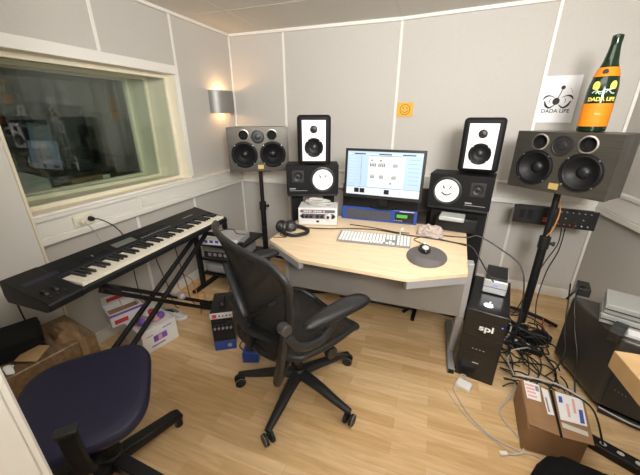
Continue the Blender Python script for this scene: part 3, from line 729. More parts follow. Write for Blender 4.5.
# wall lamp
t = thing('wall_lamp', 'brushed steel half-round wall lamp glowing warm in the left corner', 'lamp', (0.001, -0.25, 1.485), 0)
prof = [(0.0, -0.155), (0.03, -0.152), (0.07, -0.128), (0.1, -0.08), (0.108, 0.0), (0.1, 0.08), (0.07, 0.128), (0.03, 0.152), (0.0, 0.155)]
inner = [(x*0.96, y*0.97) for x, y in prof]
m = MB()
n_ = len(prof); poly = prof+inner[::-1]
a = [[m.bm.verts.new((x, y, z)) for x, y in poly] for z in (0.0, 0.2)]
for i in range(2*n_):
    j = (i+1) % (2*n_); m.bm.faces.new((a[0][i], a[0][j], a[1][j], a[1][i]))
for i in range(n_-1):
    for lv in (0, 1): m.bm.faces.new((a[lv][i], a[lv][i+1], a[lv][2*n_-2-i], a[lv][2*n_-1-i]))
m.build('lamp_shade', 'steel', t, smooth=50)
MB().bb(0.0, 0.012, -0.05, 0.05, 0.05, 0.15).build('wall_bracket', 'steel', t)
MB().cyl((0.012, 0, 0.1), (0.05, 0, 0.1), 0.012).build('bulb_holder', 'white', t)
MB().sphere((0.055, 0, 0.1), 0.016).build('bulb', 'bulb', t)
def light(name, kind, loc, power, col, size=None, rot=(0, 0, 0), sy=None):
    l = bpy.data.lights.new(name, kind); l.energy = power; l.color = col
    if kind == 'AREA':
        l.size = size
        if sy: l.shape = 'RECTANGLE'; l.size_y = sy
    elif size: l.shadow_soft_size = size
    o = bpy.data.objects.new(name, l); COL.objects.link(o); o.location = loc; o.rotation_euler = rot; return o
light('wall_lamp_up_light', 'POINT', (0.06, -0.25, 1.665), 1.7, (1, 0.58, 0.26), 0.015)
light('wall_lamp_down_light', 'POINT', (0.06, -0.25, 1.505), 1.1, (1, 0.58, 0.26), 0.015)

# outlet on the rail
t = on_wall('wall_socket', 'double white wall socket on the rail below the window', 'socket', FL, 1.783, 0.868)
MB().bb(-0.062, 0.062, -0.055, -0.034, -0.033, 0.033).build('socket_plate', 'cream', t, bevel=0.003)
for x in (-0.028, 0.028): MB().lathe([(0.021, 0), (0.021, 0.002), (0.019, 0.002), (0.017, -0.004+0.005), (0, 0.001)], at(x, -0.055, 0) @ TOY, 24).build('socket_ring', 'white', t)
def plug(name, label, loc, m_, mc, pts):
    t = thing(name, label, 'plug', loc)
    MB().cyl((0, 0, 0), (0.03, 0, 0), 0.017, 0.012, 16).build('plug_body', m_, t, bevel=0.003)
    MB().tube([(0.028, 0, 0)]+[(p[0]-loc[0], p[1]-loc[1], p[2]-loc[2]) for p in pts], 0.0035, seg=6).build('lead', mc, t)
plug('power_plug', 'black power plug in the wall socket with lead hanging behind the synthesizer', (0.057, -1.755, 0.868), 'black', 'black_cable', [(0.11, -1.73, 0.86), (0.15, -1.68, 0.8), (0.16, -1.64, 0.7), (0.14, -1.62, 0.5), (0.12, -1.6, 0.25), (0.1, -1.5, 0.02)])
plug('power_plug', 'cream power plug in the wall socket with pale lead hanging down', (0.057, -1.811, 0.868), 'cream', 'grey_cable', [(0.095, -1.805, 0.85), (0.1, -1.78, 0.8), (0.1, -1.75, 0.68), (0.09, -1.75, 0.4), (0.08, -1.7, 0.02)])
t = on_wall('blank_wall_plate', 'plain white blanking plate on the rail near the window middle', 'wall plate', FL, 1.30, 0.872)
MB().bb(-0.06, 0.06, -0.045, -0.034, -0.034, 0.034).build('plate', 'trim', t, bevel=0.002)

# rack unit held by the angled wall
t = thing('rack_mount_unit', 'black rack unit with rows of knobs fixed below the right rail', 'audio device', (2.866, -0.479, 0.722), R(-7.5))
MB().bb(-0.218, 0.218, 0.004, 0.05, 0.0, 0.128).build('case', 'black', t, bevel=0.002)
MB().bb(-0.242, 0.242, 0, 0.005, 0, 0.132).build('face_plate', 'black', t, bevel=0.001)
for x in (-0.19, -0.14): MB().bb(x-0.015, x+0.015, -0.006, 0.001, 0.04, 0.1).build('vent_slot', 'black_matte', t)
for r_, z in enumerate((0.112, 0.068, 0.024)):
    for k in range(8):
        x = -0.03+k*0.033
        if r_ == 1 and k % 3: continue
        MB().cyl((x, -0.001, z), (x, -0.009, z), 0.0045, 0.004, 10).build('knob', ('sand' if k > 5 else 'red_led') if r_ == 2 else 'grey_ink', t)
m = MB(); m.bb(-0.06, -0.015, -0.002, 0, 0.05, 0.054); m.bb(-0.06, -0.02, -0.002, 0, 0.03, 0.036); m.build('name_print', 'red_led', t)
for x in (-0.2, 0.2): MB().bb(x-0.008, x+0.008, 0.045, 0.375, 0.03, 0.06).build('mounting_bracket', 'black_matte', t)
for k, pts in enumerate(([(2.93, -0.485, 0.715), (2.93, -0.50, 0.60), (2.90, -0.47, 0.45), (2.86, -0.44, 0.25), (2.80, -0.50, 0.05), (2.74, -0.60, 0.01)], [(2.95, -0.487, 0.72), (2.95, -0.49, 0.55), (2.93, -0.45, 0.35), (2.93, -0.43, 0.1), (2.91, -0.55, 0.01), (2.88, -0.65, 0.01)])):
    cable(pts, 0.0042, 'black_cable', ('left' if k == 0 else 'right')+'most of two black cables hanging from the wall rack unit')
cable([(2.80, -0.60, 1.0), (2.815, -0.70, 0.9), (2.80, -0.72, 0.78), (2.78, -0.71, 0.72)], 0.004, 'orange_cable', 'orange cable hanging below the right loudspeaker beside its pole')
cable([(2.70, -0.35, 0.3), (2.66, -0.42, 0.16), (2.58, -0.52, 0.02), (2.6, -0.66, 0.008)], 0.004, 'orange_cable', 'orange cable on the floor between tower and stand pole')

# champagne bottle
t = thing('champagne_bottle', 'large green champagne bottle with orange label on the right loudspeaker', 'bottle', (2.846, -0.70, 1.3685), R(-12))
rb = 0.067
prof = [(0, 0.004), (rb*0.7, 0.0), (rb*0.97, 0.004), (rb, 0.015), (rb, 0.21), (rb*0.96, 0.24), (rb*0.84, 0.28), (rb*0.62, 0.325), (rb*0.45, 0.365), (rb*0.36, 0.41), (rb*0.32, 0.44)]
MB().lathe(prof, None, 48).build('glass_body', 'bottle', t, smooth=60)
MB().lathe([(rb*0.475, 0.362), (rb*0.37, 0.41), (rb*0.335, 0.438), (rb*0.345, 0.446), (rb*0.36, 0.462), (rb*0.345, 0.474), (rb*0.2, 0.479), (0, 0.479)], None, 40).build('foil_cap', 'bottle', t, smooth=50)
rr_ = rb+0.0008
def sect(r0, z0, r1, z1, a0, a1, n_=32):
    q = MB()
    q.grid(lambda u, v: ((r0+(r1-r0)*v)*math.sin(a0+(a1-a0)*u), -(r0+(r1-r0)*v)*math.cos(a0+(a1-a0)*u), z0+(z1-z0)*v), n_, 4); return q
sect(rr_, 0.03, rr_, 0.148, -1.7, 1.7).build('front_label', 'orange', t, smooth=80)
sect(rb*0.845+0.0015, 0.2805, rb*0.63+0.0015, 0.325, -PI, PI, 48).build('neck_band', 'orange', t, smooth=80)
m = MB(); m.grid(lambda u, v: ((rb*0.75+0.004)*math.sin(-0.3+0.25*math.cos(2*PI*u)*v), -(rb*0.75+0.004)*math.cos(-0.3+0.25*math.cos(2*PI*u)*v), 0.302+0.014*math.sin(2*PI*u)*v), 20, 3); m.build('neck_seal', 'ink', t)
lit('lettering', 'DADA LIFE', 0.0265, 'yellow', t, (0, 0, 0.16), bend=rb+0.0012, bold=0.0008)
lit('label_print', 'Brut', 0.016, 'brass', t, (0, 0, 0.09), bend=rb+0.0016)
m = MB()
for ax in (-0.62, 0.55): m.grid(lambda u, v: ((rb*0.98)*math.sin(ax+0.26*math.cos(2*PI*u)*v), -(rb*0.98+0.001)*math.cos(ax+0.26*math.cos(2*PI*u)*v), 0.234+0.024*math.sin(2*PI*u)*v), 20, 3)
m.build('painted_heads', 'yellow', t)
m = MB()
for a0, a1, z0, z1 in ((-0.75, 0.0, 0.2, 0.215), (0.0, 0.7, 0.212, 0.2), (0.1, 0.55, 0.2, 0.23), (-0.5, -0.15, 0.196, 0.202)):
    m.tube([((rb+0.001)*math.sin(a0+(a1-a0)*k/6), -(rb+0.001)*math.cos(a0+(a1-a0)*k/6), z0+(z1-z0)*k/6+0.006*math.sin(k)) for k in range(7)], 0.003, n=3, seg=6)
m.build('painted_figure', 'pale', t)

# ------------------------------------------------------------------ computer tower and drive
t = thing('computer_tower', 'black computer tower with glowing white logo on top, right of the desk', 'computer', (2.392, -1.372, 0), R(-11))
MB().bb(-0.104, 0.104, 0.0, 0.44, 0.0, 0.466).build('case', 'black_gloss', t, bevel=0.006, seg=3)
m = MB()
for z in (0.40, 0.30, 0.18): m.bb(-0.092, 0.092, -0.0015, 0, z, z+0.002)
for k in range(4): m.bb(-0.03+k*0.02, -0.018+k*0.02, -0.0015, 0, 0.232, 0.236)
m.build('front_seams', 'graphite', t)
MB().bb(-0.02, 0.012, -0.0015, 0, 0.12, 0.124).build('small_print', 'white', t)
for k in range(4): MB().bb(-0.036+k*0.018, -0.026+k*0.018, -0.002, 0, 0.215, 0.22).build('drive_mark', 'grey_ink', t)
MB().bb(0.08, 0.087, -0.002, 0, 0.395, 0.402).build('power_light', 'led', t)
lit('lettering', 'spl', 0.05, 'white', t, (0.012, -0.0005, 0.35), FRONT, bold=0.0012, sx=1.35)
# apple logo lying on the top panel
def apple_outline():
    pts = []
    for k in range(64):
        a = 2*PI*k/64+PI/2
        r_ = 1.0-0.16*max(0, math.cos(a-PI/2))**6-0.06*max(0, math.cos(a+PI/2))**8
        x = r_*math.cos(a)*0.92; y = r_*math.sin(a)*0.95
        if (x-1.02)**2+(y-0.12)**2 < 0.4**2:
            b = math.atan2(y-0.12, x-1.02); x = 1.02+0.4*math.cos(b); y = 0.12+0.4*math.sin(b)
        pts.append((x, y))
    return pts
S_ = 0.027
m = MB(); m.prism([(x*S_, y*S_) for x, y in apple_outline()], 0, 0.001, at(0.0, 0.085, 0.466))
m.prism([(0.0, 1.0*S_), (0.012*S_/0.027*0.6, 1.15*S_), (0.012, 1.6*S_), (0.004, 1.5*S_)], 0, 0.001, at(0.0, 0.085, 0.466))
m.build('glowing_logo', 'apple', t)
t = thing('external_drive', 'silver drive with black top standing on the computer tower', 'drive', (2.448, -1.158, 0.4665), R(-11))
MB().bb(-0.062, 0.062, 0, 0.2, 0.004, 0.09).build('case', 'alu', t, bevel=0.006)
MB().bb(-0.056, 0.056, 0.012, 0.195, 0.088, 0.105).build('top_unit', 'graphite', t, bevel=0.003)
m = MB(); m.bb(-0.058, 0.058, -0.001, 0.001, 0.044, 0.047); m.build('front_seam', 'graphite', t)
MB().bb(-0.01, 0.012, -0.0015, 0, 0.058, 0.062).build('status_light', 'led', t)

# ------------------------------------------------------------------ floor cables on the right
t = thing('power_adapter', 'white power adapter on the floor in front of the computer tower', 'power adapter', (2.338, -1.452, 0), R(-22))
MB().bb(-0.04, 0.04, -0.028, 0.032, 0, 0.028).build('case', 'white', t, bevel=0.007, seg=3)
MB().tube([(-0.03, 0.03, 0.016), (-0.035, 0.055, 0.03), (-0.01, 0.06, 0.03), (0.0, 0.032, 0.018)], 0.003).build('lead_loop', 'grey_cable', t)
cable([(2.305, -1.44, 0.012), (2.285, -1.49, 0.006), (2.31, -1.56, 0.006), (2.36, -1.65, 0.006), (2.45, -1.735, 0.006), (2.56, -1.765, 0.006), (2.62, -1.765, 0.006), (2.70, -1.81, 0.006), (2.78, -1.85, 0.006)], 0.0036, 'grey_cable', 'grey lead curving over the floor from white adapter towards black bag')
cable([(2.24, -1.50, 0.004), (2.29, -1.585, 0.004), (2.36, -1.68, 0.004), (2.47, -1.757, 0.004), (2.55, -1.79, 0.004)], 0.0022, 'grey_cable', 'thinner grey lead lying along the adapter lead on the floor')
t = thing('white_cable_with_plug', 'white cable with connector end looping left of the opened carton', 'cable', (0, 0, 0))
MB().tube([(2.497, -1.80, 0.008), (2.535, -1.79, 0.006), (2.575, -1.755, 0.006), (2.565, -1.69, 0.006), (2.515, -1.61, 0.006), (2.51, -1.55, 0.006), (2.555, -1.48, 0.02), (2.60, -1.40, 0.03), (2.615, -1.3, 0.04), (2.60, -1.2, 0.05), (2.63, -1.12, 0.07), (2.72, -1.07, 0.08), (2.76, -1.02, 0.04)], 0.004).build('lead', 'grey_cable', t)
MB().box((2.483, -1.805, 0.009), (0.034, 0.018, 0.014), Matrix.Rotation(0.3, 3, 'Z')).build('connector', 'white', t, bevel=0.003)
cable([(2.50, -0.98, 0.03), (2.58, -1.0, 0.02), (2.64, -0.94, 0.04), (2.68, -0.84, 0.07), (2.67, -0.76, 0.05)], 0.005, 'grey_cable', 'white cable curving behind the computer tower to the stand foot')
# opened carton's own cable comes after; black tangle
rng = random.Random(3)
def tangle(x, y, ang, n_, step, z0, r_, wob):
    pts = []; turn = rng.uniform(-wob, wob)
    for q in range(n_):
        pts.append((x, y, z0+0.012*math.sin(q*1.3+z0*90)**2))
        turn = 0.75*turn+rng.uniform(-wob, wob)*0.5
        ang += turn
        nx = x+step*math.cos(ang); ny = y+step*math.sin(ang)
        for _ in range(14):
            if 2.545 < nx < 2.875 and -1.41 < ny < -0.72: break
            ang += 0.45; nx = x+step*math.cos(ang); ny = y+step*math.sin(ang)
        x, y = nx, ny
    tag(MB().tube(pts, r_, seg=6, n=6).build('cable', 'black_cable'), 'black cable in the tangle on the floor between tower and dark cabinet', 'cable', 'tangled black floor cables')
for k in range(24):
    if k % 2: tangle(2.552, rng.uniform(-1.38, -0.9), rng.uniform(-0.5, 0.5), rng.randint(7, 10), 0.055, 0.006+0.002*k, rng.uniform(0.0032, 0.005), 0.45)
    else: tangle(rng.uniform(2.6, 2.85), rng.uniform(-0.95, -0.75), rng.uniform(-2.3, -0.8), rng.randint(8, 12), 0.055, 0.006+0.002*k, rng.uniform(0.0032, 0.005), 0.4)
for k in range(12): tangle(rng.uniform(2.58, 2.80), rng.uniform(-0.95, -0.76), rng.uniform(0, 6.28), 10, 0.045, 0.064+0.006*k, 0.0045, 0.8)
for k, pts in enumerate(([(2.70, -0.52, 0.01), (2.78, -0.50, 0.02), (2.88, -0.53, 0.02), (2.97, -0.66, 0.03), (2.93, -0.75, 0.07)], [(2.73, -0.55, 0.01), (2.84, -0.57, 0.03), (2.92, -0.62, 0.05), (2.86, -0.82, 0.15), (2.83, -0.9, 0.14)])):
    cable(pts, 0.0045, 'red_cable', ('red cable nearer the back wall' if k == 0 else 'red cable nearer the camera')+' behind the black cable tangle')
def power_strip(loc, rz, label, n_, L_, mm='black'):
    t = thing('power_strip', label, 'power strip', loc, rz)
    MB().bb(-L_/2, L_/2, -0.03, 0.03, 0, 0.04).build('body', mm, t, bevel=0.006)
    for k in range(n_):
        x = -L_/2+0.04+k*(L_-0.06)/max(n_-1, 1)
        MB().lathe([(0.02, 0.04), (0.02, 0.043), (0.017, 0.043), (0.016, 0.0405), (0, 0.0405)], at(x, 0, 0) @ Matrix.Diagonal((0.65, 0.5, 1, 1)), 20).build('socket', 'sand', t)
    MB().bb(-L_/2+0.008, -L_/2+0.02, -0.01, 0.01, 0.039, 0.046).build('switch', 'red', t)
power_strip((2.68, -0.95, 0), R(-20), 'black power strip buried under the cable tangle', 5, 0.34)
for k, (x, y, rz) in enumerate(((2.585, -0.77, 0.2), (2.72, -0.80, -0.3), (2.84, -0.86, 0.5))):
    t = thing('power_supply_brick', ('black power brick beside the back of the tower', 'black power brick at the foot of the right stand pole', 'black power brick nearest the dark cabinet')[k], 'power adapter', (x, y, 0), rz, 'power bricks in the cables')
    MB().bb(-0.075, 0.075, -0.045, 0.045, 0, 0.06).build('case', 'black_matte', t, bevel=0.006)

# ------------------------------------------------------------------ opened carton
t = thing('shipping_carton', 'brown taped carton with printed labels on the floor at the right', 'carton', (2.70, -1.605, 0), R(-2))
cq = [(-0.130, -0.145), (0.098, -0.135), (0.145, 0.120), (-0.115, 0.150)]
MB().prism(cq, 0, 0.145).build('box', 'card', t, bevel=0.002)
Mx = at(0, 0, 0.147) @ Matrix.Rotation(R(3), 4, 'Y')
MB().prism([(-0.128, -0.14), (-0.012, -0.15), (0.012, 0.13), (-0.112, 0.146)], 0, 0.004, Mx).build('left_flap', 'card', t)
Mx2 = at(0, 0, 0.147) @ Matrix.Rotation(R(-4), 4, 'Y')
MB().prism([(0.0, -0.15), (0.108, -0.152), (0.15, 0.112), (0.026, 0.128)], 0, 0.004, Mx2).build('right_flap', 'card', t)
def plab(parent_name, poly, mm, z, mx, name): return MB().prism(poly, z, z+0.0008, mx).build(name, mm, t)
plab('', [(-0.105, 0.02), (-0.045, 0.02), (-0.03, 0.135), (-0.1, 0.14)], 'paper', 0.0042, Mx, 'address_label')
plab('', [(-0.033, -0.045), (-0.006, -0.04), (0.004, 0.115), (-0.024, 0.125)], 'paper', 0.0042, Mx, 'address_label')
for k in range(4): plab('', [(-0.098, 0.035+k*0.024), (-0.06, 0.035+k*0.024), (-0.058, 0.048+k*0.024), (-0.096, 0.048+k*0.024)], 'pink', 0.0052, Mx, 'label_print')
plab('', [(-0.055, 0.085), (-0.04, 0.085), (-0.038, 0.12), (-0.053, 0.12)], 'grey_ink', 0.0052, Mx, 'label_print')
plab('', [(-0.028, -0.03), (-0.02, -0.03), (-0.014, 0.06), (-0.022, 0.06)], 'grey_ink', 0.0052, Mx, 'label_print')
plab('', [(0.015, -0.055), (0.112, -0.06), (0.14, 0.10), (0.035, 0.12)], 'paper', 0.0042, Mx2, 'address_label')
plab('', [(0.09, -0.05), (0.106, -0.05), (0.121, 0.03), (0.106, 0.03)], 'blueprint', 0.0052, Mx2, 'label_print')
plab('', [(0.035, 0.05), (0.05, 0.05), (0.056, 0.09), (0.042, 0.09)], 'blueprint', 0.0052, Mx2, 'label_print')
plab('', [(0.05, -0.03), (0.06, -0.03), (0.072, 0.05), (0.062, 0.05)], 'pink', 0.0052, Mx2, 'label_print')
plab('', [(0.08, 0.0), (0.09, 0.0), (0.105, 0.09), (0.095, 0.09)], 'pink', 0.0052, Mx2, 'label_print')
plab('', [(0.012, -0.098), (0.1, -0.115), (0.104, -0.09), (0.014, -0.07)], 'sand', 0.0042, Mx2, 'tape_strip')
MB().prism([(-0.012, -0.15), (0.003, -0.15), (0.026, 0.128), (0.012, 0.13)], 0.1465, 0.149).build('dark_gap', 'black_matte', t)
cable([(2.555, -1.452, 0.157), (2.63, -1.45, 0.158), (2.72, -1.455, 0.16), (2.80, -1.475, 0.163), (2.87, -1.56, 0.16), (2.90, -1.65, 0.06)], 0.0045, 'black_cable', 'black cable lying across the far edge of the taped carton')
cable([(2.57, -1.445, 0.165), (2.65, -1.44, 0.166), (2.76, -1.45, 0.168), (2.85, -1.52, 0.172)], 0.005, 'grey_cable', 'white cable lying across the far edge of the taped carton')

# ------------------------------------------------------------------ dark cabinet, amplifiers, side table
t = thing('floor_cabinet', 'large dark glossy floor cabinet below the silver amplifiers at the right wall', 'cabinet', (2.976, -1.365, 0), R(-22))
# side face runs from front-left corner back along local +y
def ang_poly():
    a = Vector((2.976, -1.365)); b = Vector((2.908, -0.977))
    d = (b-a)
    return d
MB().prism([(0.0, 0.0), (0.25, 0.0), (0.28, 0.03), (0.18, 0.36), (-0.2085, 0.334), (-0.2085, 0.30)], 0.03, 0.455).build('body', 'dark_cab', t, bevel=0.02, seg=4)
m = MB(); m.prism([(0.02, -0.02), (0.26, -0.02), (0.26, 0.1), (0.02, 0.1)], 0.0, 0.03); m.prism([(-0.15, 0.26), (0.16, 0.26), (0.16, 0.33), (-0.15, 0.33)], 0, 0.03); m.build('plinth', 'slate', t, bevel=0.006)
MB().prism([(0.02, -0.012), (0.25, -0.012), (0.25, -0.002), (0.02, -0.002)], 0.05, 0.40).build('front_panel', 'slate', t, bevel=0.003)
for k in range(4): MB().cyl((0.05+k*0.014, -0.012, 0.17-k*0.004), (0.05+k*0.014, -0.0135, 0.17-k*0.004), 0.003, seg=8).build('button', 'grey_metal', t)
MB().tube([(0.02, -0.018, 0.034), (0.14, -0.035, 0.034), (0.26, -0.018, 0.034)], 0.004).build('base_trim', 'alu', t)
for k, (z, dx) in enumerate(((0.4555, 0.0), (0.513, 0.004))):
    t = thing('amplifier', ('lower of the two silver amplifiers on the dark cabinet', 'upper of the two silver amplifiers on the dark cabinet')[k], 'amplifier', (2.925+dx, -1.25, z), R(-22), 'stacked silver amplifiers')
    MB().bb(0.0, 0.26, 0.0, 0.2, 0.006, 0.056).build('case', 'amp', t, bevel=0.003)
    MB().bb(0.001, 0.259, -0.004, 0.002, 0.027, 0.032).build('front_groove', 'graphite', t)
    m = MB()
    for x in (0.03, 0.2):
        for y in (0.03, 0.16): m.cyl((x, y, 0), (x, y, 0.008), 0.012, seg=10)
    m.build('feet', 'rubber', t)
t = thing('black_case', 'slim black box leaning beside the papers in front of the amplifiers', 'box', (2.955, -1.315, 0.456), R(-35))
MB().bb(0.0, 0.05, -0.10, 0.03, 0, 0.05).build('case', 'black_gloss', t, bevel=0.003)
m = MB()
for k in range(5): m.bb(-0.1+0.002*k, 0.1+0.001*k, -0.07, 0.07+0.001*k, k*0.003, k*0.003+0.0022)
tag(m.build('paper_stack', 'paper', None, loc=(3.115, -1.31, 0.456), rz=R(-20)), 'white papers lying in front of the silver amplifiers', 'papers')
# cables over the dark cabinet
cable([(2.925, -0.86, 0.47), (2.885, -1.0, 0.40), (2.885, -1.06, 0.26), (2.895, -1.12, 0.14), (2.86, -1.17, 0.05), (2.80, -1.22, 0.02)], 0.0045, 'black_cable', 'left of two black cables hanging over the dark cabinet side')
cable([(2.95, -0.9, 0.475), (2.895, -1.05, 0.43), (2.905, -1.12, 0.3), (2.915, -1.2, 0.2), (2.91, -1.26, 0.1), (2.90, -1.36, 0.015)], 0.0045, 'black_cable', 'right of two black cables hanging over the dark cabinet side')
t = thing('black_plug_box', 'black connector box with cables on the far corner of the dark cabinet', 'box', (2.985, -0.965, 0.456), R(-15))
MB().bb(-0.06, 0.0, -0.03, 0.09, 0, 0.05).build('case', 'graphite', t, bevel=0.004)
MB().tube([(-0.03, 0.0, 0.05), (-0.06, -0.03, 0.065), (-0.08, -0.06, 0.03), (-0.1, -0.05, -0.03)], 0.006).build('lead', 'black_cable', t)

t = thing('side_table', 'light beech table edge at the right side of the room', 'table', (2.648, -1.905, 0), R(4))
MB().bb(0.0, 0.62, -0.75, 0.0, 0.672, 0.738).build('table_top', 'beech', t, bevel=0.003)
for x, y in ((0.56, -0.07), (0.56, -0.68), (0.3, -0.68)): MB().bb(x-0.025, x+0.025, y-0.025, y+0.025, 0, 0.672).build('leg', 'grey_metal', t, bevel=0.002)
for k in range(2):
    pts = [(2.742+k*0.01+0.04*math.cos(a)*0.6, -1.995-k*0.07+0.04*math.sin(a), 0.744+k*0.001+0.012*(1+math.cos(a*2+k))) for a in [2*PI*q/20 for q in range(21)]]
    cable(pts, 0.005, 'white', ('white cable loop at the far corner of the beech table', 'white cable loop nearer the camera on the beech table')[k], 'white cable loops', n=3)

# power strip and bag in the right foreground
power_strip((2.985, -1.665, 0), R(-28), 'black power strip with sockets beside the black bag at bottom right', 6, 0.36)
m = MB()
def bag(u, v):
    a = 2*PI*u; ph = PI/2*v
    p = Vector((0.24*math.cos(a)*math.cos(ph), 0.14*math.sin(a)*math.cos(ph), 0.17*math.sin(ph)))
    q = noise.noise_vector(p*9)*0.04+noise.noise_vector(p*25)*0.012
    r2 = p+q; r2.z = max(0.0, r2.z) if v > 0.02 else 0; return r2
m.grid(bag, 48, 16)
t = thing('cloth_bag', 'black cloth bag on the floor at the bottom right edge', 'bag', (2.81, -1.93, 0), R(-15))
m.build('bag_body', 'bag', t, smooth=80)
MB().tube([(0.02, 0.08, 0.13), (0.06, 0.15, 0.06), (0.10, 0.19, 0.012), (0.13, 0.22, 0.012)], 0.009, flat=(1.6, 0.5)).build('strap', 'black_cable', t)

# ------------------------------------------------------------------ synthesizer on its stand
syn = thing('synthesizer', 'long black synthesizer keyboard on an X stand under the window', 'synthesizer', (0.592, -1.742, 0.69), R(91))
# local: x along keys (far end positive), y to the wall, z up
L0, L1 = -0.612, 0.632
side = Matrix(((0, 0, 1, 0), (1, 0, 0, 0), (0, 1, 0, 0), (0, 0, 0, 1)))
MB().prism([(0.0, 0.012), (0.03, 0.0), (0.275, 0.0), (0.285, 0.03), (0.28, 0.105), (0.15, 0.075), (0.1445, 0.05), (0.015, 0.05), (0.0, 0.04)], L0+0.01, L1-0.01, side).build('body', 'synth', syn, bevel=0.003)
for x0, x1 in ((L0, L0+0.148), (L1-0.022, L1)):
    MB().prism([(-0.004, 0.012), (0.03, -0.002), (0.28, -0.002), (0.29, 0.03), (0.285, 0.107), (0.15, 0.077), (0.01, 0.0515), (-0.004, 0.042)], x0, x1, side).build('end_block', 'synth', syn, bevel=0.006, seg=3)
KX0, KX1 = L0+0.152, L1-0.025
nw = 43; wk = (KX1-KX0)/nw
kw = kb = None
for i in range(nw):
    if kw is None:
        kw = MB().bb(0.0006, wk-0.0006, 0.0, 0.135, 0.0, 0.016).build('white_key', 'key_white', syn, bevel=0.0008); q = kw
    else:
        q = kw.copy(); COL.objects.link(q); q.parent = syn
    q.location = (KX0+i*wk, 0.008, 0.0475)
    if (i+2) % 7 in (0, 1, 3, 4, 5) and i < nw-1:
        if kb is None:
            kb = MB().prism([(0.045, 0.0), (0.135, 0.0), (0.135, 0.012), (0.052, 0.012)], -0.0062, 0.0062, side).build('black_key', 'key_black', syn, bevel=0.001); q = kb
        else:
            q = kb.copy(); COL.objects.link(q); q.parent = syn
        q.location = (KX0+(i+1)*wk, 0.008, 0.0635)
slope = Matrix.Translation((0, 0.15, 0.0755)) @ Matrix.Rotation(math.atan2(0.03, 0.13), 4, 'X')
def pan(x0, x1, y0, y1, h_, mm, name, parent=syn): return MB().bb(x0, x1, y0, y1, 0, h_, slope).build(name, mm, parent)
pan(-0.14, -0.01, 0.03, 0.075, 0.003, 'lcd', 'display')
pan(L0+0.03, L0+0.17, 0.02, 0.05, 0.002, 'synth_blue', 'slider_bay')
pan(KX0-0.01, KX1, 0.001, 0.008, 0.0015, 'synth_blue', 'key_strip')
for k in range(8): MB().bb(-0.33+k*0.02, -0.326+k*0.02, 0.04, 0.055, 0, 0.005, slope).build('slider', 'grey_ink' if k == 3 else 'graphite', syn)
for r_ in range(3):
    for k in range(10): MB().bb(0.02+k*0.024, 0.036+k*0.024, 0.022+r_*0.02, 0.032+r_*0.02, 0, 0.003, slope).build('button', 'graphite' if r_ else 'synth_print', syn)
lit('lettering', 'MUSIC WORKSTATION', 0.02, 'synth_print', syn, (0.47, 0.19, 0.0862), (math.atan2(0.03, 0.13), 0, 0)) if False else pan(0.40, 0.50, 0.045, 0.06, 0.001, 'synth_print', 'name_print')
for x in (L0+0.04, L0+0.08):
    MB().cyl((x-0.007, 0.08, 0.05), (x+0.007, 0.08, 0.05), 0.026, seg=24).build('pitch_wheel', 'rubber', syn)
for k in range(3): MB().cyl((L0+0.035+k*0.03, 0.035, 0.054), (L0+0.035+k*0.03, 0.035, 0.06), 0.006, seg=10).build('small_button', 'graphite', syn)

t = thing('keyboard_stand', 'black double-braced X stand under the synthesizer', 'stand', (0.50, -1.78, 0))
def sq(p0, p1, w_, name, mm='black', parent=t):
    p0 = Vector(p0); p1 = Vector(p1); d = p1-p0
    Mx = Matrix.Translation((p0+p1)/2) @ d.to_track_quat('Z', 'Y').to_matrix().to_4x4()
    return MB().box((0, 0, 0), (w_, w_, d.length), None, Mx).build(name, mm, parent, bevel=0.003)
for x, a0, a1, b0, b1 in ((-0.03, -2.49, -1.31, -2.07, -1.24), (0.03, -2.37, -1.29, -2.11, -1.31)):
    sq((x-0.012, a0+1.78, 0.02), (x-0.012, a1+1.78, 0.655), 0.024, 'brace')
    sq((x+0.014, b1+1.78, 0.02), (x+0.014, b0+1.78, 0.655), 0.024, 'brace')
for y, x0 in ((-0.65, -0.08), (0.505, -0.15)): MB().cyl((x0, y, 0.016), (0.22, y, 0.016), 0.015, seg=14).build('foot_bar', 'black', t)
for y in (-0.31, 0.48):
    b_ = MB().cyl((-0.17, y, 0.668), (0.13, y, 0.668), 0.0155, seg=14).build('support_bar', 'black', t)
    MB().cyl((0.125, y, 0.668), (0.15, y, 0.668), 0.019, seg=14).build('rubber_cap', 'rubber', b_)
MB().sphere((0.075, 0.12, 0.36), 0.026).build('pivot_knob', 'grey_metal', t)
MB().cyl((-0.06, 0.12, 0.36), (0.075, 0.12, 0.36), 0.009).build('pivot_bolt', 'grey_metal', t)

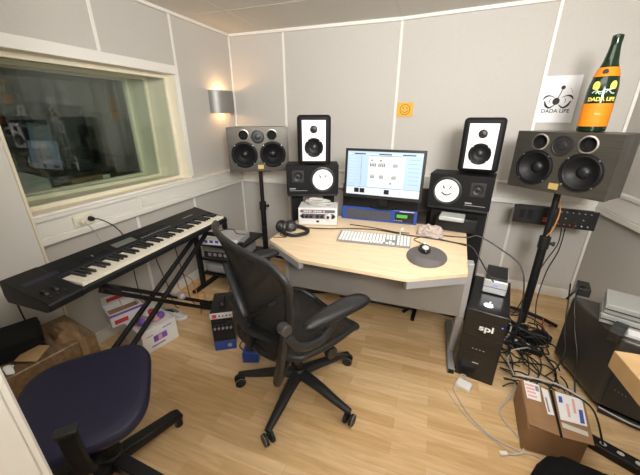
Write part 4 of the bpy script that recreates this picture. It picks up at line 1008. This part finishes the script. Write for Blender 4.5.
# small black rack with modules right of the synthesizer
t = thing('module_rack', 'low black metal rack in the left corner behind the office chair', 'rack', (0.40, -0.83, 0))
for x in (-0.22, 0.22):
    for y in (-0.2, 0.2): MB().bb(x-0.018, x+0.018, y-0.018, y+0.018, 0, 0.50 if y > 0 or x < 0 else 0.5).build('post', 'black', t, bevel=0.002)
for z in (0.14, 0.28, 0.42): MB().bb(-0.205, 0.205, -0.2, 0.2, z, z+0.018).build('shelf', 'black', t, bevel=0.002)
for x in (-0.22, 0.22): MB().bb(x-0.018, x+0.018, -0.33, 0.28, 0.0, 0.03).build('foot', 'black', t, bevel=0.002)
def module(loc, rz, label, w_, d_, h_, mm, blue=False):
    t = thing('sound_module', label, 'audio device', loc, rz, 'modules on the low rack')
    MB().bb(-w_/2, w_/2, 0, d_, 0, h_).build('case', mm, t, bevel=0.003)
    MB().bb(-w_/2+0.01, w_/2-0.01, -0.002, 0.001, 0.006, h_-0.006).build('face', 'white' if blue else 'graphite', t)
    for k in range(5): MB().bb(-w_/2+0.05+k*0.05, -w_/2+0.08+k*0.05, -0.0035, 0, h_*0.35, h_*0.75).build('display_window', 'blueprint' if blue else 'grey_ink', t)
    for k in range(3): MB().cyl((w_/2-0.03-k*0.025, -0.001, h_/2), (w_/2-0.03-k*0.025, -0.008, h_/2), 0.007, seg=10).build('knob', 'graphite', t)
module((0.40, -1.02, 0.4385), R(10), 'pale module with blue buttons on top of the low rack', 0.36, 0.24, 0.06, 'alu', True)
module((0.40, -1.0, 0.2985), R(6), 'grey module on the middle shelf of the low rack', 0.36, 0.3, 0.075, 'grey_metal')
t = thing('rolled_case', 'rounded grey case on the bottom shelf of the low rack', 'case', (0.40, -0.9, 0.1585), 0)
MB().bb(-0.18, 0.18, -0.12, 0.12, 0, 0.09).build('body', 'grey_ink', t, bevel=0.03, seg=4)
cable([(0.30, -0.95, 0.505), (0.35, -0.90, 0.53), (0.45, -0.88, 0.545), (0.52, -0.92, 0.53), (0.56, -0.86, 0.505)], 0.004, 'black_cable', 'black cable looping over the pale module in the left corner')
cable([(0.33, -1.20, 0.008), (0.25, -1.12, 0.008), (0.2, -1.2, 0.03), (0.12, -1.25, 0.1), (0.09, -1.2, 0.2), (0.12, -1.1, 0.1), (0.3, -1.02-0.22, 0.008)], 0.004, 'orange_cable', 'thin orange cable beside the left baseboard behind the stand')
for k, x in enumerate((0.22, 0.30)):
    cable([(x, -1.5+k*0.12, 0.69), (x-0.03, -1.47+k*0.12, 0.5), (x+0.01, -1.45+k*0.1, 0.25), (x-0.02, -1.38+k*0.1, 0.008), (x+0.12, -1.3+k*0.1, 0.006), (x+0.22, -1.38, 0.006)], 0.0035, 'black_cable', ('black cable dropping from the synthesizer nearer the wall', 'black cable dropping from the synthesizer nearer the corner rack')[k])

# outboard stack on the floor behind the chair
t = thing('outboard_stack', 'black portable rack case with knobs and blue base on the floor', 'audio device', (0.865, -1.652, 0), R(31))
MB().bb(-0.068, 0.068, 0, 0.24, 0.0, 0.075).build('base_unit', 'blue', t, bevel=0.004)
MB().bb(-0.068, 0.068, 0, 0.24, 0.075, 0.30).build('case', 'black', t, bevel=0.003)
MB().bb(-0.07, 0.07, -0.006, 0.002, 0.255, 0.295).build('name_strip', 'silver', t, bevel=0.001)
m = MB(); m.bb(-0.055, -0.03, -0.008, -0.005, 0.262, 0.288); m.build('red_badge', 'red', t)
for k in range(4): MB().cyl((-0.012+k*0.022, -0.006, 0.275), (-0.012+k*0.022, -0.010, 0.275), 0.005, seg=10).build('lamp', 'red' if k % 2 else 'ink', t)
for r_, z in enumerate((0.235, 0.205, 0.178)):
    for k in range(5): MB().cyl((-0.05+k*0.025, 0, z), (-0.05+k*0.025, -0.012, z), 0.008, 0.006, 12).build('knob', ('graphite', 'synth_blue', 'grey_metal')[r_], t)
MB().cyl((0.03, -0.001, 0.038), (0.03, -0.004, 0.038), 0.014, seg=16).build('round_badge', 'grey_metal', t)
MB().tube([(0.0, 0.06, 0.3), (0.0, 0.07, 0.325), (0.0, 0.15, 0.325), (0.0, 0.16, 0.3)], 0.012, flat=(1.2, 0.6)).build('carry_handle', 'rubber', t)
MB().tube([(0.045, 0.2, 0.30), (0.048, 0.2, 0.345), (0.058, 0.21, 0.345), (0.06, 0.22, 0.30)], 0.003).build('wire_loop', 'black_cable', t)
t = thing('blue_floor_box', 'small blue box on the floor between rack case and office chair', 'audio device', (1.085, -1.70, 0), R(20))
MB().bb(-0.05, 0.05, 0, 0.12, 0.0, 0.075).build('case', 'blue', t, bevel=0.004)
MB().bb(-0.03, 0.03, 0.02, 0.1, 0.075, 0.085).build('pedal', 'black', t, bevel=0.003)
cable([(0.95, -1.6, 0.2), (1.0, -1.62, 0.13), (0.985, -1.66, 0.07), (1.03, -1.64, 0.02), (1.06, -1.62, 0.02)], 0.004, 'black_cable', 'black cable linking rack case and small blue box')

# carton of sweets and shoes on the left
t = thing('white_carton', 'white carton with purple print on the floor under the synthesizer', 'carton', (0.405, -1.875, 0), R(75))
MB().bb(0.0, 0.235, 0.0, 0.33, 0, 0.165).build('box', 'white', t, bevel=0.002)
m = MB(); m.bb(0.07, 0.16, -0.0015, 0, 0.06, 0.105); m.build('print_panel', 'purple', t)
m = MB(); m.bb(0.1, 0.125, -0.0025, 0, 0.064, 0.1); m.build('print_picture', 'pink', t)
m = MB(); m.bb(0.05, 0.14, -0.0015, 0, 0.03, 0.038); m.bb(0.03, 0.07, -0.0015, 0, 0.118, 0.122); m.bb(0.14, 0.2, -0.0015, 0, 0.132, 0.138); m.build('print_line', 'purple', t)
t = thing('sweets_box', 'open small box with red and purple print on the white carton', 'box', (0.175, -1.885, 0.1655), R(68))
MB().bb(0, 0.2, 0, 0.008, 0, 0.095).bb(0, 0.2, 0.14, 0.148, 0, 0.095).bb(0, 0.008, 0.008, 0.14, 0, 0.095).bb(0.192, 0.2, 0.008, 0.14, 0, 0.095).bb(0, 0.2, 0, 0.148, 0, 0.004).build('tray', 'white', t)
MB().bb(0.02, 0.10, -0.0015, 0, 0.015, 0.045).build('red_print', 'red', t)
MB().bb(0.0, 0.2, -0.0015, 0, 0.074, 0.09).build('purple_print', 'purple', t)
MB().prism([(0.008, 0.006), (0.192, 0.006), (0.192, 0.14), (0.008, 0.14)], 0.05, 0.056).build('brown_contents', 'card', t)
Mx = at(0.1, 0.148, 0.095) @ Matrix.Rotation(R(25), 4, 'X')
MB().bb(-0.1, 0.1, 0, 0.004, 0, 0.09, Mx).build('lid', 'white', t)
MB().bb(-0.07, 0.05, -0.001, 0, 0.03, 0.07, Mx).build('lid_print', 'red', t)
for k, (x, y, z, rz) in enumerate(((0.33, -1.80, 0.166, 0.4), (0.30, -1.70, 0.166, 0.9), (0.385, -1.715, 0.166, 1.3))):
    t = thing('sweets_bag', ('red and purple sweets bag on the white carton beside the open box', 'red and purple sweets bag at the far end of the white carton', 'red and purple sweets bag on the front edge of the white carton')[k], 'bag', (x, y, z), rz, 'sweets bags on the carton')
    m = MB(); m.sphere((0, 0, 0.03), 0.05, (1.0, 0.7, 0.6)); m.build('bag_body', ('pink', 'white', 'pink')[k], t, smooth=80)
    m = MB(); m.sphere((0.01, -0.012, 0.036), 0.035, (0.9, 0.75, 0.72)); m.build('print', ('purple', 'red', 'purple')[k], t, smooth=80)
def shoe(loc, rz, label):
    t = thing('sneaker', label, 'shoe', loc, rz, 'sneakers by the stand')
    sole = [(0.13*math.cos(a)+0.0, (0.042+0.008*math.cos(a))*math.sin(a)) for a in [2*PI*k/28 for k in range(28)]]
    MB().prism(sole, 0, 0.025).build('sole', 'white', t, bevel=0.006)
    def up(u, v):
        a = 2*PI*u; hh = 0.03+0.05*(0.5-0.5*math.cos(a))**0.8
        k = 1-0.45*v*(0.4+0.6*(0.5+0.5*math.cos(a)))
        return (0.125*math.cos(a)*(k if math.cos(a) > 0 else 1-0.15*v), (0.04+0.007*math.cos(a))*math.sin(a)*k, 0.024+hh*v)
    MB().grid(up, 28, 6, 0.003).build('upper', 'sand', t, smooth=80)
    MB().sphere((-0.02, 0, 0.055), 0.04, (1.2, 0.7, 0.5)).build('lining', 'black_matte', t, smooth=80)
    for k in range(3): MB().tube([(0.01+k*0.022, -0.026, 0.066-k*0.008), (0.014+k*0.022, 0, 0.077-k*0.008), (0.01+k*0.022, 0.026, 0.066-k*0.008)], 0.003).build('lace', 'ink', t)
shoe((0.255, -1.50, 0), R(18), 'grey and white sneaker on the floor behind the white carton')

# big wrapped box at left with black case
t = thing('wrapped_box', 'large brown film-wrapped cardboard box on the floor at the left', 'box', (0.235, -2.33, 0), R(-10))
MB().bb(-0.165, 0.17, -0.23, 0.23, 0.0, 0.39).build('box', 'film', t, bevel=0.006)
def crum(sx, sy, sz, seed):
    def f(u, v):
        a = 2*PI*u; ph = PI/2*v
        p = Vector((sx*math.cos(a)*math.cos(ph), sy*math.sin(a)*math.cos(ph), sz*math.sin(ph)))
        q = noise.noise_vector(p*13+Vector((seed, 0, 0)))*0.035+noise.noise_vector(p*34)*0.012
        r2 = p+q; r2.z = max(0.0, r2.z) if v > 0.03 else 0; return r2
    return f
MB().grid(crum(0.085, 0.06, 0.07, 1.0), 40, 12).build('crumpled_wrap', 'kraft', t, smooth=20, loc=(0.07, 0.15, 0.388))
MB().box((0.11, -0.01, 0.412), (0.10, 0.085, 0.008), Matrix.Rotation(0.5, 3, 'Z') @ Matrix.Rotation(0.25, 3, 'X')).build('torn_flap', 'beech', t)
m = MB(); m.bb(0.171, 0.178, 0.15, 0.18, 0.0, 0.40); m.build('loose_edge', 'kraft', t)
t = thing('black_case', 'black hard case lying on the brown wrapped box', 'case', (0.185, -2.37, 0.3915), R(-25))
MB().bb(-0.10, 0.11, -0.13, 0.13, 0, 0.09).build('case', 'black_matte', t, bevel=0.012, seg=3)
MB().bb(-0.102, 0.112, -0.132, 0.132, 0.05, 0.054).build('lid_seam', 'black_gloss', t)
m = MB().grid(crum(0.04, 0.03, 0.025, 5.0), 24, 8)
tag(m.build('crumpled_tissue', 'paper', None, smooth=30, loc=(0.34, -2.44, 0.3915), rz=0.4), 'crumpled white paper on the brown wrapped box beside the black case', 'paper')
cable([(0.075, -2.24, 0.68), (0.072, -2.235, 0.55), (0.075, -2.23, 0.42), (0.085, -2.22, 0.40)], 0.004, 'black_cable', 'thin dark cable hanging on the white pier at the left edge')

# ------------------------------------------------------------------ navy stool chair in the foreground
t = thing('task_chair', 'navy seated task chair without back pad in the left foreground', 'chair', (0.89, -2.44, 0), R(-42))
# local x right, y away
def seat(u, v):
    a = 2*PI*u
    e = 0.55
    cx = math.copysign(abs(math.cos(a))**e, math.cos(a)); cy = math.copysign(abs(math.sin(a))**e, math.sin(a))
    r_ = [0.0, 0.5, 0.86, 0.97, 1.0, 0.985, 0.93, 0.0]; zz = [0.052, 0.054, 0.052, 0.042, 0.022, 0.006, 0.0, 0.0]
    x = v*(len(r_)-1); j = min(int(x), len(r_)-2); q = x-j
    rr = r_[j]+(r_[j+1]-r_[j])*q; z = zz[j]+(zz[j+1]-zz[j])*q
    return (0.008+0.255*cx*rr, -0.03+0.222*cy*rr*(1-0.05*cx), 0.43+z)
MB().grid(seat, 64, 21).build('seat_cushion', 'navy', t, smooth=60)
MB().prism([(0.008+0.235*math.copysign(abs(math.cos(a))**0.55, math.cos(a)), -0.03+0.2*math.copysign(abs(math.sin(a))**0.55, math.sin(a))) for a in [2*PI*k/48 for k in range(48)]], 0.415, 0.433).build('seat_shell', 'black', t, bevel=0.004)
MB().bb(-0.08, 0.1, -0.1, 0.1, 0.36, 0.415).build('tilt_mechanism', 'graphite', t, bevel=0.006)
MB().cyl((0.0, -0.02, 0.1), (0.0, -0.02, 0.36), 0.025).build('gas_column', 'black', t)
MB().cyl((0.0, -0.02, 0.06), (0.0, -0.02, 0.13), 0.045).build('hub', 'graphite', t, bevel=0.004)
for k in range(5):
    a = R(114)+k*2*PI/5
    Mx = at(0, -0.02, 0) @ Matrix.Rotation(a, 4, 'Z')
    l = MB(); l.prism([(0.03, 0.06), (0.03, 0.115), (0.288, 0.082), (0.303, 0.07), (0.303, 0.055), (0.288, 0.05)], -0.027, 0.027, Mx @ Matrix(((1, 0, 0, 0), (0, 0, 1, 0), (0, 1, 0, 0), (0, 0, 0, 1))))
    leg = l.build('leg', 'black', t, bevel=0.006, seg=3)
    MB().prism([(0.05, 0.112), (0.05, 0.117), (0.275, 0.089), (0.275, 0.083)], -0.021, 0.021, Mx @ Matrix(((1, 0, 0, 0), (0, 0, 1, 0), (0, 1, 0, 0), (0, 0, 0, 1)))).build('leg_tread', 'graphite', leg)
    MB().cyl(Mx @ Vector((0.283, 0, 0)), Mx @ Vector((0.283, 0, 0.055)), 0.02, seg=14).build('glide', 'rubber', leg)
# back bracket rising towards the camera
m = MB(); m.tube([(0.08, 0.0, 0.39), (0.24, 0.0, 0.385), (0.295, 0.0, 0.42), (0.315, 0.0, 0.52), (0.318, 0.0, 0.615)], 0.015, n=6, seg=8, flat=(1.7, 0.8)); m.build('back_bracket', 'black_matte', t)
MB().box((0.318, 0.0, 0.619), (0.034, 0.054, 0.012)).build('bracket_cap', 'graphite', t, bevel=0.003)

# ------------------------------------------------------------------ mesh office chair
t = thing('office_chair', 'black mesh office chair with armrests on five castors in front of the desk', 'chair', (1.45, -1.77, 0), R(-30))
for k in range(5):
    a = R(-92+30+72*k)
    Mx = Matrix.Rotation(a, 4, 'Z')
    l = MB().tube([Mx @ Vector((0.03, 0, 0.115)), Mx @ Vector((0.14, 0, 0.108)), Mx @ Vector((0.25, 0, 0.09)), Mx @ Vector((0.348, 0, 0.078))], 0.03, seg=12, n=5, rs=[0.036, 0.03, 0.024, 0.017], flat=(1.0, 0.75)).build('leg', 'graphite', t)
    c = MB(); yaw = Matrix.Translation(Mx @ Vector((0.345, 0, 0))) @ Matrix.Rotation(a+R(60+k*37), 4, 'Z')
    for s in (-1, 1): c.cyl(yaw @ Vector((0.0, s*0.008, 0.03)), yaw @ Vector((0.0, s*0.027, 0.03)), 0.03, seg=24)
    cs = c.build('castor', 'rubber', l, bevel=0.003)
    r2 = MB()
    for s in (-1, 1): r2.lathe([(0.0295, -0.002), (0.0306, 0), (0.0295, 0.002)], yaw @ at(0, s*0.024, 0.03) @ Matrix.Rotation(PI/2, 4, 'X'), 24)
    r2.build('castor_rim', 'grey_metal', l)
    MB().cyl(yaw @ Vector((0, 0, 0.03)), yaw @ Vector((0, 0, 0.075)), 0.008, seg=10).build('castor_stem', 'graphite', l)
MB().lathe([(0, 0.075), (0.035, 0.075), (0.045, 0.09), (0.045, 0.125), (0.034, 0.145), (0.03, 0.15), (0.0, 0.15)], None, 28).build('hub', 'graphite', t)
MB().cyl((0, 0, 0.14), (0, 0, 0.36), 0.024).build('gas_column', 'black', t)
MB().prism([(-0.07, -0.16), (0.07, -0.16), (0.085, 0.05), (0.06, 0.14), (-0.06, 0.14), (-0.085, 0.05)], 0.33, 0.385).build('tilt_mechanism', 'graphite', t, bevel=0.012, seg=3)
for s in (-1, 1):
    MB().cyl((s*0.08, 0.06, 0.355), (s*0.20, 0.06, 0.355), 0.012).build('adjuster_rod', 'black', t)
    MB().cyl((s*0.185, 0.06, 0.355), (s*0.212, 0.06, 0.355), 0.032, seg=24).build('adjuster_knob', 'graphite', t, bevel=0.003)
MB().tube([(0.09, 0.02, 0.345), (0.17, 0.1, 0.30), (0.2, 0.16, 0.285)], 0.008).build('lever', 'black', t)
# seat
SZ = 0.455
def seat_pt(u, v):       # u -1..1 across, v 0..1 back to front
    y = -0.20+0.455*v
    hw = 0.205+0.052*math.sin(PI*min(1, v*0.75+0.12)); 
    if v > 0.85: hw *= 1-0.25*((v-0.85)/0.15)**2
    if v < 0.12: hw *= 1-0.2*((0.12-v)/0.12)**2
    z = SZ-0.022*(1-u*u)*math.sin(PI*v)+0.018*v-0.075*max(0, (v-0.72)/0.28)**2+0.012*u*u
    return Vector((hw*u, y, z))
MB().grid(lambda a, b: seat_pt(-0.96+1.92*a, 0.02+0.96*b), 24, 24, 0.004).build('seat_mesh', 'mesh', t, smooth=80)
rim = [seat_pt(math.copysign(1, 1), v/10) for v in range(11)]+[seat_pt(u/5, 1) for u in range(4, -6, -1)][:]+[seat_pt(-1, v/10) for v in range(9, -1, -1)]+[seat_pt(u/5, 0) for u in range(-4, 6)]
MB().tube(rim, 0.013, n=3, seg=10, flat=(1.0, 1.2)).build('seat_frame', 'graphite', t)
MB().tube([(0.2, -0.15, SZ-0.03), (0.12, -0.05, 0.385), (0, -0.02, 0.372), (-0.12, -0.05, 0.385), (-0.2, -0.15, SZ-0.03)], 0.018, seg=10).build('seat_bracket', 'graphite', t)
# back
def back_pt(u, v):       # v 0 bottom .. 1 top
    z = 0.43+0.57*v
    ks = [0.16, 0.195, 0.225, 0.243, 0.265, 0.3, 0.322]
    x = v*(len(ks)-1); j = min(int(x), len(ks)-2); hw = ks[j]+(ks[j+1]-ks[j])*(x-j)
    if v > 0.86: hw *= math.sqrt(max(0, 1-0.5*((v-0.86)/0.14)**2))
    if v < 0.1: hw *= 1-0.2*((0.1-v)/0.1)**2
    y = -0.215-0.075*v+0.03*math.sin(PI*v)-0.02*max(0, v-0.75)*4*0.5
    y += 0.055*u*u*(0.6+0.6*v)*1.0-0.03
    z -= 0.03*u*u*max(0, v-0.7)*3.3+0.02*u*v
    return Vector((hw*u-0.018*v, y, z))
MB().grid(lambda a, b: back_pt(-0.97+1.94*a, 0.02+0.96*b), 28, 28, 0.004).build('back_mesh', 'mesh', t, smooth=80)
rim = [back_pt(1, v/12) for v in range(13)]+[back_pt(u/6, 1) for u in range(5, -6, -1)]+[back_pt(-1, v/12) for v in range(12, -1, -1)]+[back_pt(u/6, 0) for u in range(-5, 7)]
MB().tube(rim, 0.014, n=3, seg=10, flat=(1.0, 1.35)).build('back_frame', 'graphite', t)
m = MB(); pb = lambda u, v: back_pt(u, v)-Vector((0, 0.022, 0))
m.tube([pb(-0.8, 0.62), pb(-0.35, 0.42), pb(0, 0.3), pb(0.35, 0.42), pb(0.8, 0.62)], 0.014, seg=8, flat=(1.5, 0.5))
m.tube([pb(0, 0.32), pb(0, 0.15), pb(0, 0.02)], 0.02, seg=8, flat=(1.5, 0.5))
m.tube([pb(-0.85, 0.28), pb(0, 0.22), pb(0.85, 0.28)], 0.022, seg=8, flat=(0.5, 1.8) if False else (1.6, 0.5))
m.build('lumbar_support', 'rubber', t)
for s in (-1, 1):
    MB().tube([(s*0.06, -0.1, 0.35), (s*0.14, -0.2, 0.345), (s*0.2, -0.255, 0.38), (0.236, -0.262, 0.48), (0.258, -0.255, 0.60), (0.268, -0.245, 0.71)] if s > 0 else [(-0.06, -0.1, 0.35), (-0.13, -0.19, 0.345), (-0.165, -0.235, 0.40), (-0.175, -0.225, 0.48), (-0.22, -0.18, 0.60), (-0.255, -0.165, 0.71)], 0.02, seg=12, flat=(1.0, 1.2), rs=[0.024, 0.022, 0.02, 0.019, 0.018, 0.016]).build('back_yoke', 'graphite', t)
    ar = MB().tube([(s*0.272, -0.245, 0.66), (s*0.30, -0.2, 0.60), (s*0.31, -0.1, 0.59), (s*0.30, -0.02, 0.632), (s*0.295, 0.04, 0.655)] if s > 0 else [(-0.25, -0.165, 0.67), (-0.30, -0.15, 0.63), (-0.335, -0.11, 0.62), (-0.345, -0.06, 0.66), (-0.34, -0.02, 0.70)], 0.017, seg=10, flat=(1.0, 1.2)).build('armrest', 'graphite', t)
    def padf(u, v):
        a = 2*PI*u
        rr = [0, 0.6, 0.92, 1.0, 0.97, 0.85, 0][min(int(v*6), 6)]; zz = [0.034, 0.033, 0.026, 0.012, 0.002, 0, 0][min(int(v*6), 6)]
        cx = math.copysign(abs(math.cos(a))**0.8, math.cos(a)); cy = math.copysign(abs(math.sin(a))**0.7, math.sin(a))
        w_ = 0.047+0.01*cy
        return ((0.285 if s > 0 else -0.34)+w_*cx*rr, (0.02 if s > 0 else -0.045)+(0.19 if s > 0 else 0.165)*cy*rr, (0.655 if s > 0 else 0.702)+zz-0.012*max(0, cy-0.5)*rr+0.01*cy*0)
    MB().grid(padf, 40, 6).build('arm_pad', 'rubber', ar, smooth=70)
    kb_ = MB(); kb_.cyl((s*0.248, -0.25 if s > 0 else -0.165, 0.695), (s*0.29, -0.25 if s > 0 else -0.165, 0.695), 0.024, seg=24)
    kb_.build('pivot_cap', 'slate', ar, bevel=0.004)

# black feet seen under the desk
t = thing('floor_tripod', 'two black tube feet on the floor under the desk panel', 'stand', (2.035, -0.86, 0))
MB().cyl((-0.02, -0.055, 0.012), (0.0, 0.16, 0.03), 0.014).build('foot', 'black', t)
MB().cyl((-0.095, 0.03, 0.012), (0.0, 0.16, 0.03), 0.012).build('foot', 'black', t)
MB().cyl((0.0, 0.16, 0.02), (0.0, 0.16, 0.5), 0.014).build('column', 'black', t)

# ------------------------------------------------------------------ things in the dim room behind the window
t = thing('control_room_table', 'dark table behind the window holding papers', 'table', (-1.0, -1.35, 0))
MB().bb(-0.38, 0.36, -0.95, 0.5, 0.9, 0.93).build('table_top', 'black_matte', t)
for x in (-0.33, 0.33):
    for y in (-0.9, 0.45): MB().bb(x-0.025, x+0.025, y-0.025, y+0.025, 0, 0.9).build('leg', 'black', t)
t = thing('paper_pile', 'loose white papers piled behind the window glass at the left', 'papers', (-0.735, -1.65, 0.9305), R(12))
for k in range(6):
    Mx = at(0, 0, 0.028+k*0.012) @ Matrix.Rotation(R(-14+k*5), 4, 'Z') @ Matrix.Rotation(R(16), 4, 'Y')
    MB().box((0, 0, 0.03), (0.2, 0.26, 0.0015), None, Mx).build('sheet', 'paper', t)
t = thing('brown_box', 'flat brown box with white label behind the window glass', 'box', (-0.76, -1.16, 0.9305), R(-5))
MB().bb(-0.05, 0.05, -0.16, 0.16, 0, 0.05).build('box', 'card', t)
MB().bb(0.05, 0.0512, 0.09, 0.15, 0.005, 0.048).build('label', 'paper', t)
cable([(-0.66, -1.50, 0.94), (-0.66, -1.42, 0.938), (-0.67, -1.34, 0.945), (-0.66, -1.28, 0.938)], 0.008, 'bottle', 'dark green cable lying behind the window glass')
for k, (x, y, h_, w_) in enumerate(((-1.15, -1.05, 0.55, 0.3), (-1.2, -0.95+0.45, 1.5, 0.34))):
    t = thing('rack_tower', ('black equipment box on the table behind the window', 'tall black equipment rack standing behind the window at the right')[k], 'rack', (x, y, 0.9305 if k == 0 else 0))
    MB().bb(-0.15, 0.15, -w_/2, w_/2, 0, h_).build('case', 'black', t, bevel=0.003)
    MB().bb(0.15, 0.153, -w_/2+0.02, w_/2-0.02, 0.03, h_-0.03).build('face', 'graphite', t)
    for q in range(4): MB().bb(0.153, 0.156, -w_/2+0.03, w_/2-0.03, 0.06+q*h_/5, 0.064+q*h_/5).build('seam', 'black_gloss', t)

# ------------------------------------------------------------------ light
light('ceiling_lamp_light', 'AREA', (2.2, -1.7, H-0.03), 15, (1.0, 0.955, 0.88), 1.2, (0, 0, 0), 0.8)
fl = light('bounced_flash_fill', 'AREA', (2.5, -3.4, 1.9), 60, (1.0, 0.975, 0.94), 0.6, (R(103), 0, R(17)), 0.5)  # added frontal fill standing in for camera flash bounced off the ceiling
fl.data.spread = R(125)

wd = bpy.data.worlds.new('world'); sc.world = wd; wd.use_nodes = True
wd.node_tree.nodes['Background'].inputs[0].default_value = (0.5, 0.5, 0.5, 1); wd.node_tree.nodes['Background'].inputs[1].default_value = 0.05

# ------------------------------------------------------------------ camera
cd = bpy.data.cameras.new('camera'); cam = bpy.data.objects.new('camera', cd); COL.objects.link(cam)
fw = Vector((-0.31450393, 0.87615849, -0.36528561)); rt = Vector((0.94147398, 0.33707921, -0.00208727)); up = Vector((-0.1213014, 0.34456335, 0.93089316))
Mx = Matrix.Identity(4)
for i in range(3): Mx[i][0] = rt[i]; Mx[i][1] = up[i]; Mx[i][2] = -fw[i]; Mx[i][3] = (2.01273434, -2.98245066, 1.45)[i]
cam.matrix_world = Mx
cd.sensor_fit = 'HORIZONTAL'; cd.sensor_width = 36; cd.lens = 306.852/640*36; cd.clip_start = 0.02
sc.camera = cam
sc.view_settings.view_transform = 'Standard'; sc.view_settings.look = 'None'; sc.view_settings.exposure = 0.14; sc.view_settings.gamma = 1
sc.view_settings.use_curve_mapping = False
sc.cycles.transparent_max_bounces = 32
